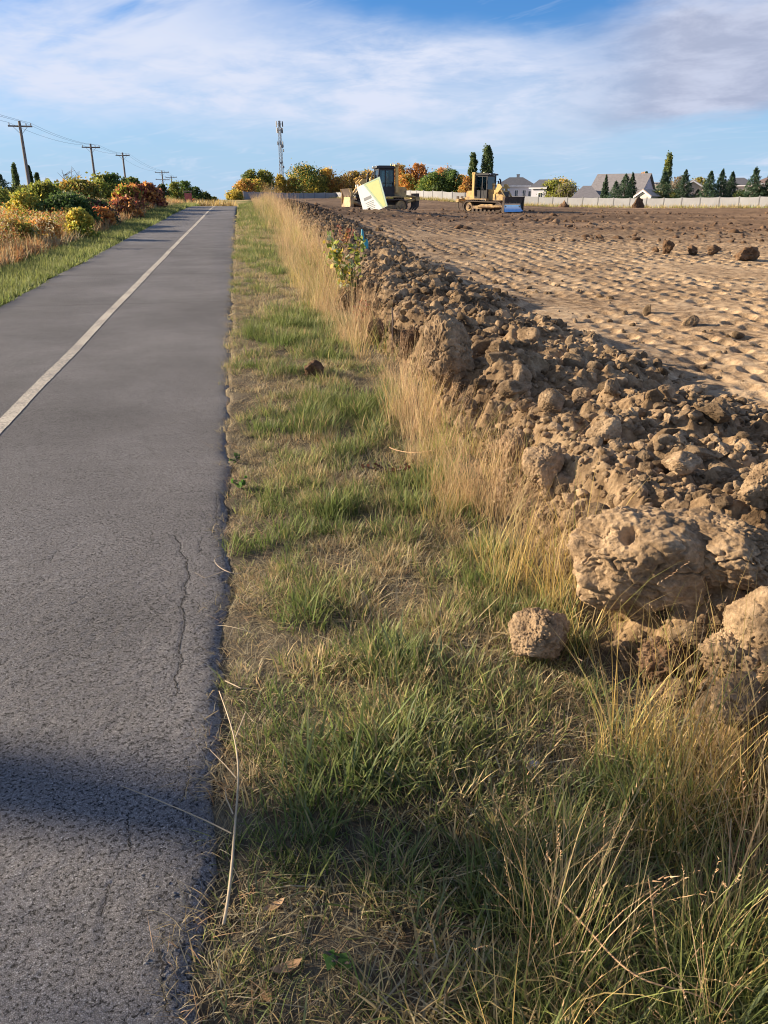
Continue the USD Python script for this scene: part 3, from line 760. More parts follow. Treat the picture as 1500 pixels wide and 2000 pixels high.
def scatter(rng, x0, x1, y0, y1, dens, power=1.0):
    """Random points, denser near the path's near end: dens(y) per square metre."""
    ys = np.linspace(y0, y1, 400); d = np.array([dens(t) for t in ys])
    cum = np.concatenate([[0], np.cumsum((d[1:] + d[:-1]) / 2 * np.diff(ys))])
    n = int(cum[-1] * (x1 - x0))
    y = np.interp(rng.random(n) * cum[-1], cum, ys)
    return rng.uniform(x0, x1, n), y


rg = np.random.default_rng(5)
# --- short verge between path and bank
PV = []
for pal, n, h, w in [([(1, GREEN)], 22, .085, .0030), ([(3, GREEN), (1, STRAW)], 22, .075, .0030), ([(2, BLUEGREEN), (1, GREEN)], 22, .085, .0030), ([(1, GREEN), (1, LIME), (1, STRAW)], 22, .075, .0030),
                     ([(1, STRAW), (1, GREY)], 22, .065, .0026), ([(3, STRAW), (1, GREEN)], 22, .075, .0028), ([(2, GREY), (1, STRAW)], 16, .055, .003), ([(1, PINK), (1, GREY)], 14, .06, .003)]:
    for k in range(2):
        PV.append(blades(rg, n, h, .045, .42, w, pal, droop=.8))
# flattened thatch
for k in range(3):
    PV.append(blades(rg, 18, .10, .07, .3, .0028, [(2, GREY), (1, STRAW)], droop=.2, flat=1.25))
x, y = scatter(rg, -.32, 1.15, .55, 50, lambda t: 820 if t < 4 else 820 * (4 / t) ** .95)
er = edge_right(y)
green = n2(x, y, .26, 101, 4) * .75 + n2(x, y, 3.0, 102, 2) * .25
bare = n2(x, y, .30, 103, 3)
lim = .80 + .12 * (n2(x, y, .5, 104, 2) - .5) + .35 * sstep(30, 10, y) * 0
ok = (x > er + .02 - .035 * sstep(5, 7, y) + .03 * rg.random(len(x))) & (x < bank_edge(y) - .2)
ok &= ~((bare > .60) & (rg.random(len(x)) < .55)) & ~((x < er + .22) & (rg.random(len(x)) < .45) & (y < 7))
cl = n2(x, y, .13, 107, 2)
ok &= rg.random(len(x)) < .30 + .70 * sstep(.40, .56, cl)
x, y, green, cl = x[ok], y[ok], green[ok], cl[ok]
er = edge_right(y)
# greener at the near left, drier further out
g = .5 + (green - .5) * 1.0 - .004 + .035 * sstep(3.0, 1.5, y) - .030 * sstep(3, 8, y) + rg.normal(0, .065, len(x)) - .09 * sstep(.18, .0, x - er)
kind = np.where(g > .58, rg.integers(0, 2, len(x)), np.where(g > .53, rg.integers(2, 6, len(x)), np.where(g > .48, rg.integers(6, 8, len(x)), np.where(g > .44, rg.integers(10, 12, len(x)), np.where(g > .38, rg.integers(8, 14, len(x)), rg.integers(12, 19, len(x)))))))
kind = np.where((y < 2.6) & (kind < 2) & (rg.random(len(x)) < .5), rg.integers(4, 6, len(x)), kind)
sc = rg.uniform(.65, 1.25, len(x)) * (.75 + .5 * sstep(.38, .66, cl)) * (1 + .45 * sstep(.5, .62, green)) * (1 + .35 * sstep(3.2, 1.4, y)) * (1 + .022 * np.clip(y - 4, 0, 50)) * (.8 + .4 * sstep(.1, .4, x - er))
instances('verge_grass', PV, np.stack([x, y, zverge(x, y) - .004], -1), kind, sc, rg, 'short patchy green and straw coloured grass between the path and the dirt bank', 'grass')

# dead thatch lying over the soil everywhere
TH = []
for k in range(4): TH.append(blades(rg, 24, .11, .09, .3, .0022, [(3, GREY), (2, STRAW)] if k % 2 else [(2, STRAW), (1, PINK), (1, GREY)], droop=.25, flat=1.2))
x, y = scatter(rg, -.30, 1.3, .6, 30, lambda t: 330 if t < 4 else 330 * (4 / t) ** 1.05)
ok = (x > edge_right(y) + .01) & (x < bank_edge(y) - .05) & (rg.random(len(x)) < .25 + .75 * sstep(.40, .58, n2(x, y, .25, 105, 3)))
x, y = x[ok], y[ok]
instances('thatch', TH, np.stack([x, y, zverge(x, y) - .002], -1), rg.integers(0, 4, len(x)), rg.uniform(.6, 1.3, len(x)) * (1 + .02 * np.clip(y - 4, 0, 50)), rg, 'dead grey and straw coloured thatch lying over the soil of the verge', 'dead grass', tilt=5)

x, y = scatter(rg, -.52, -.10, .9, 34, lambda t: 240 if t < 6 else 240 * (6 / t) ** .9)
er = edge_right(y)
ok = (np.abs(x - er) < .055) & (rg.random(len(x)) < sstep(.44, .60, n2(y, y * 0, .35, 106, 3)) + .5 * sstep(6, 8, y))
x, y, er = x[ok], y[ok], er[ok]
instances('edge_straw', TH + [PV[9], PV[11]], np.stack([x, y, np.where(x < er, zpath(y) + .001, zpath(y) - .02)], -1), np.where(y < 5, rg.integers(0, 4, len(x)), rg.integers(0, 6, len(x))), rg.uniform(.5, 1.0, len(x)) * (1 + .02 * np.clip(y - 4, 0, 50)), rg, 'straw and grass creeping over the right edge of the asphalt', 'dead grass', tilt=8)

# --- tall dry grass along the foot of the bank
PT = []
for k in range(3): PT.append(blades(rg, 26, .44, .07, .20, .0030, [(3, GOLD), (1, LIME), (1, STRAW)], seg=4, droop=.75, heads=.25))
for k in range(3): PT.append(blades(rg, 26, .40, .07, .22, .0032, [(3, LIME), (2, GREEN), (1, GOLD)], seg=4, droop=.8))
for k in range(3): PT.append(blades(rg, 26, .46, .07, .17, .0026, [(4, STRAW), (1, PINK)], seg=4, droop=.5, heads=.6))
for k in range(2): PT.append(blades(rg, 24, .50, .07, .15, .0026, [(2, PINK), (2, STRAW)], seg=4, droop=.45, heads=.8))
for k in range(2): PT.append(blades(rg, 18, .34, .06, .35, .0036, [(2, GREEN), (1, LIME)], seg=4, droop=1.0))
x, y = scatter(rg, -.2, 1.62, .35, 55, lambda t: 150 if t < 4 else 150 * (4 / t) ** 1.08)
u = x - bank_edge(y)                                           # 0 at the dirt's edge
wid = .50 + .36 * sstep(2.1, 1.4, y) + .12 * (n2(y, y * 0, .8, 111, 3) - .5) + .05 * sstep(1.8, 1.2, y) + .25 * sstep(8, 14, y) + .30 * sstep(20, 32, y) - .10 * sstep(7.6, 6.6, y) * sstep(4.5, 6, y)
prob = sstep(-wid, -wid + .18, u) * sstep(.20, .02, u)
gap = (1 - .78 * sstep(1.65, 1.85, y) * sstep(2.75, 2.45, y) * sstep(-.45, -.30, u)) - .92 * np.exp(-((y - 6.85) / .55) ** 2) - .75 * np.exp(-((y - 2.35) / .28) ** 2) * sstep(1.1, .8, x)
ok = rg.random(len(x)) < prob * gap * (.22 + .78 * sstep(.44, .56, n2(x, y, .30, 112, 3)))
x, y, u = x[ok], y[ok], u[ok]
m = n2(x, y, .55, 113, 3) + rg.normal(0, .05, len(x))
far = sstep(7.5, 10, y + rg.normal(0, .6, len(x)))
mid = sstep(2.6, 3.2, y) * (1 - far)
r = rg.random(len(x))
near_k = np.where(m > .435, rg.integers(0, 3, len(x)), np.where((m > .40) | (r < .6), rg.integers(3, 6, len(x)), rg.integers(6, 9, len(x))))
mid_k = np.where(m > .54, rg.integers(6, 9, len(x)), np.where(m > .45, rg.integers(3, 6, len(x)), np.where(m > .40, rg.integers(0, 3, len(x)), rg.integers(9, 11, len(x)))))
far_k = np.where(m > .57, rg.integers(9, 11, len(x)), np.where(m > .51, rg.integers(6, 11, len(x)), np.where(m > .46, rg.integers(6, 9, len(x)), rg.integers(0, 6, len(x)))))
kind = np.where(r < far, far_k, np.where(r < far + mid, mid_k, near_k))
sc = rg.uniform(.5, 1.25, len(x)) * (.60 + .8 * n2(x, y, .38, 114, 3)) * (.75 + .35 * sstep(-.45, -.15, u)) * (1 + .35 * far) * (1 - .12 * mid) * (1 + .010 * np.clip(y - 8, 0, 40))
instances('tall_grass', PT, np.stack([x, y, zverge(x, y) - .005], -1), kind, sc, rg, 'tall dry golden and tan grass along the foot of the dirt bank', 'grass', tilt=9)

# --- left of the path: mown green strip, then wild straw and orange growth
PL = []
for pal in ([(3, GREEN), (1, LIME)], [(1, GREEN)], [(2, LIME), (1, GREEN)]): PL.append(blades(rg, 22, .12, .09, .4, .010, pal, droop=.7, seg=2))
x, y = scatter(rg, -4.75, -3.05, 5, 62, lambda t: 130 if t < 14 else 130 * (14 / t) ** .9)
ok = (x < edge_left(y) - .01) & (x > edge_left(y) - 1.05 - .25 * n2(x, y, 1.5, 121, 2))
x, y = x[ok], y[ok]
instances('left_verge_grass', PL, np.stack([x, y, zverge(x, y)], -1), rg.integers(0, 3, len(x)), rg.uniform(.7, 1.3, len(x)) * (1 + .012 * y), rg, 'bright green mown grass strip along the left side of the path', 'grass')
PW = []
for k in range(2): PW.append(blades(rg, 26, .42, .16, .3, .011, [(3, STRAW), (1, PINK)], seg=3, droop=.5, heads=0))
for k in range(3): PW.append(blades(rg, 30, .36, .18, .4, .015, [(3, ORANGE), (1, PINK), (1, STRAW)], seg=3, droop=.8))
for k in range(1): PW.append(blades(rg, 26, .34, .18, .4, .014, [(2, LIME), (1, GREEN), (1, GOLD)], seg=3, droop=.8))
for k in range(1): PW.append(blades(rg, 22, .30, .16, .4, .011, [(2, GREY), (1, STRAW)], seg=3, droop=.7))
x, y = scatter(rg, -10.5, -4.0, 9, 60, lambda t: 34 if t < 18 else 34 * (18 / t) ** .8)
d = edge_left(y) - x
ok = (d > 1.0 + .25 * n2(x, y, 1.5, 121, 2)) & (rg.random(len(x)) < sstep(7.3, 4.0, d) * .9 + .10)
x, y, d = x[ok], y[ok], d[ok]
m = n2(x, y, 1.4, 122, 3) + rg.normal(0, .05, len(x))
kind = np.where(m > .54, rg.integers(2, 5, len(x)), np.where(m > .47, rg.choice([0, 1, 3, 4], len(x)), np.where(m > .42, 5, 6)))
kind = np.where(d > 4.6, rg.choice([0, 1, 6], len(x)), kind)
kind = np.where((y < 16) & (rg.random(len(x)) < .5), rg.choice([0, 1], len(x)), kind)
instances('wild_grass', PW, np.stack([x, y, zverge(x, y)], -1), kind, rg.uniform(.6, 1.2, len(x)) * (1 + .006 * y), rg, 'wild straw and orange autumn growth beside the bushes left of the path', 'grass', tilt=10)
# ragged low brush in front of and between the bushes
PB = []
for pal, h in (([(1, ORANGE), (2, STRAW), (1, LIME)], .46), ([(2, [(.30, .32, .07), (.24, .25, .05), (.36, .33, .07)]), (1, ORANGE)], .60), ([(1, [(.20, .07, .045), (.26, .10, .05)]), (1, ORANGE)], .55), ([(2, STRAW), (1, GREY)], .70), ([(1, GREEN), (1, LIME)], .60)):
    v, f, c = blades(rg, 16, h, .16, .25, .012, pal, seg=3, droop=.5)
    LV = []
    nl_ = 260
    a_ = rg.random(nl_) * 2 * PI; r_ = .26 * np.sqrt(rg.random(nl_)); z_ = h * rg.uniform(.15, 1.0, nl_) ** .8
    P_ = np.column_stack([r_ * np.cos(a_), r_ * np.sin(a_), z_]); A_ = rg.normal(0, 1, (nl_, 3)); A_ /= np.linalg.norm(A_, axis=1)[:, None]; B_ = np.cross(A_, rg.normal(0, 1, (nl_, 3))); B_ /= np.linalg.norm(B_, axis=1)[:, None]
    s_ = rg.uniform(.010, .026, nl_)[:, None]
    lv = np.stack([P_ - A_ * s_, P_ - B_ * s_ * .6, P_ + A_ * s_, P_ + B_ * s_ * .6], 1).reshape(-1, 3); li = np.arange(nl_)[:, None] * 4
    cols_ = np.concatenate([np.array(p_[1]) for p_ in pal]); lc = np.repeat(cols_[rg.integers(0, len(cols_), nl_)] * rg.uniform(.75, 1.3, (nl_, 1)), 4, 0)
    PB.append((np.concatenate([v, lv]), np.concatenate([f, np.concatenate([li + [0, 1, 2], li + [0, 2, 3]]) + len(v)]), np.concatenate([c, lc])))
xb, yb = scatter(rg, -9.5, -4.2, 15, 58, lambda t: 7.5 if t < 22 else 7.5 * (22 / t) ** .5)
db = edge_left(yb) - xb
mb = n2(xb, yb, 2.2, 161, 3)
ok = (db > 1.35) & (rg.random(len(xb)) < sstep(1.3, 2.0, db) * sstep(6.0, 4.2, db)) & (rg.random(len(xb)) < .35 + .65 * sstep(.4, .55, n2(xb, yb, .9, 162, 3)))
xb, yb, mb, db = xb[ok], yb[ok], mb[ok] + rg.normal(0, .05, ok.sum()), db[ok]
kb = np.where(mb > .54, 1, np.where(mb > .50, 0, np.where(mb > .43, 3, np.where(mb > .40, 2, 4))))
instances('low_brush', PB, np.stack([xb, yb, zverge(xb, yb)], -1), kb, rg.uniform(.5, 1.2, len(xb)) * (1 + .25 * sstep(2, 3.5, db)), rg, 'ragged low orange and straw brush in front of and between the roadside bushes', 'brush', tilt=10)
# tawny grass over the crest and weeds along the fence
x, y = scatter(rg, -5.0, 0.5, 56, 80, lambda t: 9)
x2, y2 = [], []
for (p0, d0, _), (p1, d1, _) in zip(FENCE[:-1], FENCE[1:]):
    a, b = at(p0, d0), at(p1, d1); k = int(np.linalg.norm(b - a) * 11)
    q = rg.random(k)[:, None]; pts = a + (b - a) * q + np.array([-1.2, -1.4]) * rg.uniform(.2, 2.2, (k, 1)); x2.append(pts[:, 0]); y2.append(pts[:, 1])
x2, y2 = np.concatenate(x2), np.concatenate(y2)
PF = [blades(rg, 22, .8, .35, .35, .05, [(2, LIME), (2, STRAW)], seg=2), blades(rg, 22, .7, .35, .35, .05, [(3, STRAW), (1, GOLD)], seg=2), blades(rg, 20, .6, .35, .35, .05, [(1, GREEN), (2, LIME)], seg=2)]
instances('fence_weeds', PF, np.stack([x2, y2, zland(x2, y2) - .02], -1), rg.integers(0, 3, len(x2)), rg.uniform(.6, 1.5, len(x2)), rg, 'yellow green weeds along the foot of the pale fence', 'weeds')
k = (x > -4.2) & (x < -.9)
instances('crest_grass', PF, np.stack([x, y, zland(x, y) - .05], -1)[k], np.ones(k.sum(), int), rg.uniform(.5, .9, k.sum()), rg, 'tawny grass where the path drops over its crest', 'grass')

# ------------------------------------------------------------------ clods of the dug bank
def clod(seed, sub=3, squash=(1, .85, .7), facets=14, crumb=.16, fine=.05, cracks=0.0, k=34.0):
    """An angular lump of clay: facets cut by random planes, then broken up by crumbs."""
    r = np.random.default_rng(seed)
    s = trimesh.creation.icosphere(sub)
    d = s.vertices / np.linalg.norm(s.vertices, axis=1)[:, None]
    nrm = r.normal(0, 1, (facets, 3)); nrm /= np.linalg.norm(nrm, axis=1)[:, None]
    hh = r.uniform(.62, 1.0, facets)
    c = d @ nrm.T
    rad = np.where(c > .08, hh / np.maximum(c, .08), 9.0)
    R = -np.log(np.exp(-k * np.minimum(rad, 1.25)).sum(1) + np.exp(-k * 1.18)) / k
    off = seed * 7.31
    R = R + crumb * (fbm(d * 2.3 + off, 4, seed) - .5) * 1.3
    b = np.abs(fbm(d * 4.5 + off, 3, seed + 5) - .5) * 2
    R = R + crumb * .7 * (b - .35) + fine * (fbm(d * 14 + off, 3, seed + 9) - .5) * 2
    if cracks:
        w = np.abs(fbm(d * 2.6 + off * 1.7, 3, seed + 3) - .5)
        R = R - cracks * np.exp(-(w / .018) ** 2) * sstep(.42, .58, noise(d * 3 + off, seed + 4))
    v = d * R[:, None] * np.array(squash)
    return v, np.array(s.faces)


rc = np.random.default_rng(17)
# great lumps, each its own
def boulder(seed, px, py, size, rotz, label, sub=6, squash=(1, .85, .75), tilt=(0, 0), facets=11, crumb=.14, fine=.045, cracks=.09, sink=.25, mat='clod_dirt', fn=None, pits=None, name='clay_boulder', cat='clay lump', group=None, kk=13.0):
    v, f = clod(seed, sub, squash, facets + 6, crumb * 1.5, fine, cracks, k=kk)
    v = v * size / 2 * 1.08
    d = v / np.linalg.norm(v, axis=1)[:, None]
    # tiny crumbs standing on the surface
    v = v * (1 + .035 * (lumps(v[:, 0] + v[:, 2] * .7, v[:, 1] + v[:, 2] * .6, .03, seed, keep=.5) / .03) * .45)[:, None]
    T = trimesh.transformations.euler_matrix(math.radians(tilt[0]), math.radians(tilt[1]), rotz)[:3, :3]
    v = v @ T.T
    if pits is not None:
        for (dx, dy, dz), r, dep in pits:
            q = np.array([dx, dy, dz], float); q /= np.linalg.norm(q)
            k = np.argmax(v @ q / np.linalg.norm(v, axis=1)); c = v[k]
            dd = np.linalg.norm(v - c, axis=1)
            v = v - q * (dep * np.exp(-(dd / r) ** 4))[:, None]
    p = ground_at(px, py, fn or zdirt)
    zmin = v[:, 2].min()
    loc = p + np.array([0, 0, -zmin * (1 - sink)])
    o = obj(name, (v, f), mat, None, smooth=True)
    place(o, loc)
    tag(o, label, cat, group)
    return o, loc


boulder(3, 1235, 1195, .66, .4, 'largest tan clay lump on the bank, with two dark holes in it', squash=(1, .85, .70), tilt=(0, 10), crumb=.10, fine=.03, cracks=.06, sink=.08,
        pits=[((-.55, -.55, .62), .030, .06), ((-.43, -.6, .62), .016, .03), ((-.85, -.5, .05), .05, .03)])
boulder(8, 1050, 1285, .27, 1.1, 'round brown lump of earth lying in the grass at the foot of the bank', squash=(1, .9, .82), facets=18, crumb=.13, sink=.15, fn=zverge, mat='clod_dirt')
boulder(12, 875, 760, .52, 2.2, 'tall slanting slab of layered clay standing on the edge of the bank', squash=(.62, .8, 1.05), tilt=(-8, 26), facets=8, crumb=.12, cracks=.10, sink=.1)
boulder(21, 1482, 985, .21, .5, 'rounded tan lump on the bank at the right edge, above the large holed lump', squash=(1, .9, .85), sub=5, sink=.2)
boulder(22, 1500, 1262, .26, 2.5, 'smooth pale tan lump cut by the right edge of the picture', squash=(1, .9, .8), sub=5, sink=.2, facets=8, crumb=.08)
boulder(23, 1418, 1330, .24, 1.5, 'crumbly tan lump with deep holes at the near end of the bank', sub=5, sink=.15, crumb=.25)
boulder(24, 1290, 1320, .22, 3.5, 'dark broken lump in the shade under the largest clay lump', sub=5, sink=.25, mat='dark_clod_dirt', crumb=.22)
boulder(25, 1440, 1400, .20, 4.5, 'low crumbly clay lump at the edge of the golden grass', sub=5, sink=.25, crumb=.22)
boulder(26, 1080, 800, .20, .9, 'pale smooth clay lump in the middle of the rough bank', sub=5, sink=.3, crumb=.07)
boulder(27, 1180, 860, .20, 2.9, 'pale split clay lump right of the smooth one on the bank', sub=5, sink=.3, crumb=.10)
boulder(28, 1000, 905, .24, 1.9, 'tall pinnacle of clay rising behind the dry grass', squash=(.7, .6, 1.0), sub=5, sink=.25, crumb=.18)
boulder(29, 1060, 945, .30, 4.0, 'steep tan clay block beside a dark hollow in the bank', squash=(.7, .7, 1.0), sub=5, sink=.3, crumb=.14)
boulder(30, 1420, 1120, .46, 5.2, 'broad cracked clay block in shade right of the largest lump', squash=(1, .8, .6), sub=6, sink=.35, cracks=.12)
boulder(31, 612, 738, .185, .6, 'dark brown clod of earth lying alone on the mown verge', squash=(1, .85, .85), sub=4, sink=.02, fn=zverge, mat='dark_clod_dirt', name='dirt_clod', cat='clod', crumb=.24)
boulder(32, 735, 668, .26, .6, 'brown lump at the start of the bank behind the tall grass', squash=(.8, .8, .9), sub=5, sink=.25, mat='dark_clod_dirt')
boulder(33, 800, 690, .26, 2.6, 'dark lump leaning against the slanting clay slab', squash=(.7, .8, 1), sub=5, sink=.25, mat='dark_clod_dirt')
for i, (px, py, s, lab) in enumerate([(1302, 495, .42, 'tall upright clod, leftmost of the row lying on the open field'), (1352, 497, .36, 'dark clod second from the left in the row on the open field'), (1392, 497, .34, 'dark clod third from the left in the row on the open field'),
                                      (1458, 508, .62, 'long low clod at the right end of the row on the open field'), (1280, 492, .2, 'small clod just left of the tall upright clod on the open field')]):
    boulder(40 + i, px, py, s * .74, i * 1.3, lab, facets=5, crumb=.26, kk=30, squash=(.8, .8, 1) if i == 0 else (1.1, .8, .7), sub=4, sink=.34, mat='dark_clod_dirt', name='field_clod', cat='clod')
# two heaps before the fence
for i, (px, d, w, hgt, lab) in enumerate([(1102, 146, 2.6, 1.5, 'low heap of brown earth before the pale fence, left of the shed'), (1246, 140, 2.5, 2.1, 'tall heap of brown earth before the pale fence, under the shed')]):
    v, f = clod(60 + i, 5, (1, .9, 1), 20, .3, .1)
    rr = np.hypot(v[:, 0], v[:, 1]); v[:, 2] = np.where(v[:, 2] > 0, v[:, 2] * (1 - .35 * np.clip(rr, 0, 1)), v[:, 2] * .1)
    v = v * np.array([w / 2, w / 2, hgt])
    xy = at(px, d, 408)
    o = obj('dirt_heap', (v, f), 'dark_clod_dirt', None, smooth=True); place(o, (xy[0], xy[1], zland(*xy) - .1)); tag(o, lab, 'dirt heap')

# loose clods: the biggest singly, the crumbs as one mass
PC = [clod(100 + i, 4, (1, rc.uniform(.6, .95), rc.uniform(.5, .85)), 7, .15, .09, 0.0, 60.0) for i in range(12)]
x, y = scatter(rc, 1.1, 4.8, 1.2, 40, lambda t: 1200 if t < 4 else 1200 * (4 / t) ** 1.15)
e = x - bank_edge(y)
w = sstep(-.22, .02, e) * (1 - .97 * sstep(1.2, 2.3, e + 1.0 * (n2(x, y, .7, 41, 3) - .5)))
ok = rc.random(len(x)) < w * np.maximum(.3 + .7 * sstep(.38, .6, n2(x, y, .4, 131, 3)), .95 * sstep(.5, .3, e))
x, y = x[ok], y[ok]
size = .021 * np.exp(rc.normal(0, .66, len(x))) * (1 + .05 * np.clip(y - 3, 0, 30))
size = np.clip(size, .012, .17)
az = np.degrees(np.arctan2(x, y))
seen = size / np.hypot(x, y) * ((az < 36) & (np.hypot(x, y) > 1.7))
order = np.argsort(-seen)
big, rest = order[:285], order[285:]
pos = np.stack([x, y, zdirt(x, y) + size * .12], -1)
GROUP = 'loose clods on the dug bank'
first = {}
for i in big:
    k = int(rc.integers(0, 12))
    lab = 'fist to head sized tan clod lying loose on the dug bank'
    T = (float(rc.uniform(-30, 30)), float(rc.uniform(-30, 30)))
    s = float(size[i]) * .62
    if k not in first:
        X = thing('loose_clod', lab, 'clod', pos[i], float(rc.random() * 6.28), GROUP, scale=s, tilt=T)
        obj('lump', PC[k], 'loose_dirt', X, smooth=35); first[k] = X
    else:
        copy_of(first[k], pos[i], float(rc.random() * 6.28), s, T)
PCs = [clod(200 + i, 2, (1, .8, .65), 6, .18, .10, 0.0, 60.0) for i in range(8)]
instances('dirt_crumbs', PCs, pos[rest], rc.integers(0, 8, len(rest)), size[rest] * .62, rc, 'small crumbs of clay strewn over the dug bank', 'dirt crumbs', mat='loose_dirt', tilt=40, smooth=30)
# clods of the far rough ground
x, y = scatter(rc, 2.5, 55, 20, 75, lambda t: 3.2)
ok = (np.abs(np.degrees(np.arctan2(x, y)) - 16) < 22) & (n2(x, y, 5, 141, 3) > .47) & in_field(x, y)
x, y = x[ok], y[ok]
sz = np.clip(.070 * np.exp(rc.normal(0, .6, len(x))), .03, .42)
instances('far_clods', PCs, np.stack([x, y, zdirt(x, y) - sz * .02], -1), rc.integers(0, 8, len(x)), sz * .6, rc, 'brown clods strewn over the far rough part of the field', 'clods', mat='dark_clod_dirt', tilt=40, smooth=True)
# loose grit at the broken edge of the path
x, y = scatter(rc, -.62, -.17, .9, 2.1, lambda t: 1500)
ok = rc.random(len(x)) < sstep(-.60, -.25, x - .10 * n2(x, y, .2, 151, 2)) * sstep(1.75, 1.2, y) 
x, y = x[ok], y[ok]
sz = np.clip(.0034 * np.exp(rc.normal(0, .4, len(x))), .002, .010)
mat('grit', {'o': ('object_info', {}), 'r': ('rgb_ramp', {'ramp': [(0, (.03, .03, .032)), (.8, (.09, .088, .09)), (1, (.20, .195, .19))]}), 'p': ('principled_bsdf', {'roughness': .8})}, [('o.random', 'r.fac'), ('r.color', 'p.base_color')])
xe = edge_right(y)
ok = x < xe - .01
instances('path_grit', [clod(300 + i, 1, (1, .8, .6), 8, .1, .0) for i in range(3)], np.stack([x, y, zasph(x, y) - .004 + sz * .2], -1)[ok], rc.integers(0, 3, ok.sum()), sz[ok], rc, 'loose dark grit on the crumbling edge of the asphalt', 'grit', mat='grit', tilt=60)

# ------------------------------------------------------------------ fence
def fence(pts, label, gap=3.25):
    P = np.array([at(px, d, 390) for px, d, _ in pts])
    seg = np.linalg.norm(np.diff(P, axis=0), axis=1); cum = np.concatenate([[0], np.cumsum(seg)])
    n = int(cum[-1] / gap)
    s = np.linspace(0, cum[-1], n + 1)
    Q = np.stack([np.interp(s, cum, P[:, k]) for k in (0, 1)], -1)
    z = zland(Q[:, 0], Q[:, 1])
    T = thing('panel_fence', label, 'fence', (Q[0, 0], Q[0, 1], 0))
    rr = np.random.default_rng(len(pts))
    for i in range(n):
        a, b = Q[i] - Q[0], Q[i + 1] - Q[0]
        t = (b - a) / np.linalg.norm(b - a); nn = np.array([-t[1], t[0]])
        k = 7
        u = np.linspace(0.02, .98, k)
        top = 1.86 - .07 * np.sin(u * PI) + rr.normal(0, .02)
        base = z[i] + (z[i + 1] - z[i]) * u
        xy = a + (b - a) * u[:, None]
        v = np.concatenate([np.column_stack([xy + nn * .04, base - .3]), np.column_stack([xy + nn * .04, base + top]), np.column_stack([xy - nn * .04, base + top]), np.column_stack([xy - nn * .04, base - .3])])
        f = []
        for q in range(4):
            for j in range(k - 1):
                p0, p1, p2, p3 = q * k + j, q * k + j + 1, ((q + 1) % 4) * k + j + 1, ((q + 1) % 4) * k + j
                f += [(p0, p1, p2), (p0, p2, p3)]
        f += [(0, k, 2 * k), (0, 2 * k, 3 * k), (k - 1, 3 * k - 1, 2 * k - 1), (k - 1, 4 * k - 1, 3 * k - 1)]
        obj('panel', (v, np.array(f)), 'fence_panel', T)
    for i in range(n + 1):
        a = Q[i] - Q[0]; th = math.atan2(*(Q[min(i + 1, n)] - Q[max(i - 1, 0)])[::-1])
        m = MB().box((a[0], a[1], z[i] + .82), (.16, .16, 2.2), (0, 0, th)).box((a[0], a[1], z[i] + 1.95), (.21, .21, .06), (0, 0, th))
        obj('post', m.mesh(), 'fence_post', T)
    return T


fence(FENCE, 'long pale sunlit panel fence between the field and the houses')
fence(FENCE2 + [FENCE[0]], 'shaded blue grey panel fence along the far left end of the field')

# ------------------------------------------------------------------ trees and bushes
def leaf_quads(P, size, col, rng, flat=0.0, asp=1.5):
    n = len(P)
    a = rng.normal(0, 1, (n, 3)); a /= np.linalg.norm(a, axis=1)[:, None]
    b = rng.normal(0, 1, (n, 3)); b -= a * (a * b).sum(1)[:, None]; b /= np.linalg.norm(b, axis=1)[:, None]
    s = (size * rng.uniform(.6, 1.3, n))[:, None] / 2
    v = np.stack([P - a * s * asp, P - b * s, P + a * s * asp, P + b * s], 1).reshape(-1, 3)
    i = np.arange(n)[:, None] * 4
    f = np.concatenate([i + [0, 1, 2], i + [0, 2, 3]], 0)
    return v, f, np.repeat(col, 4, 0)


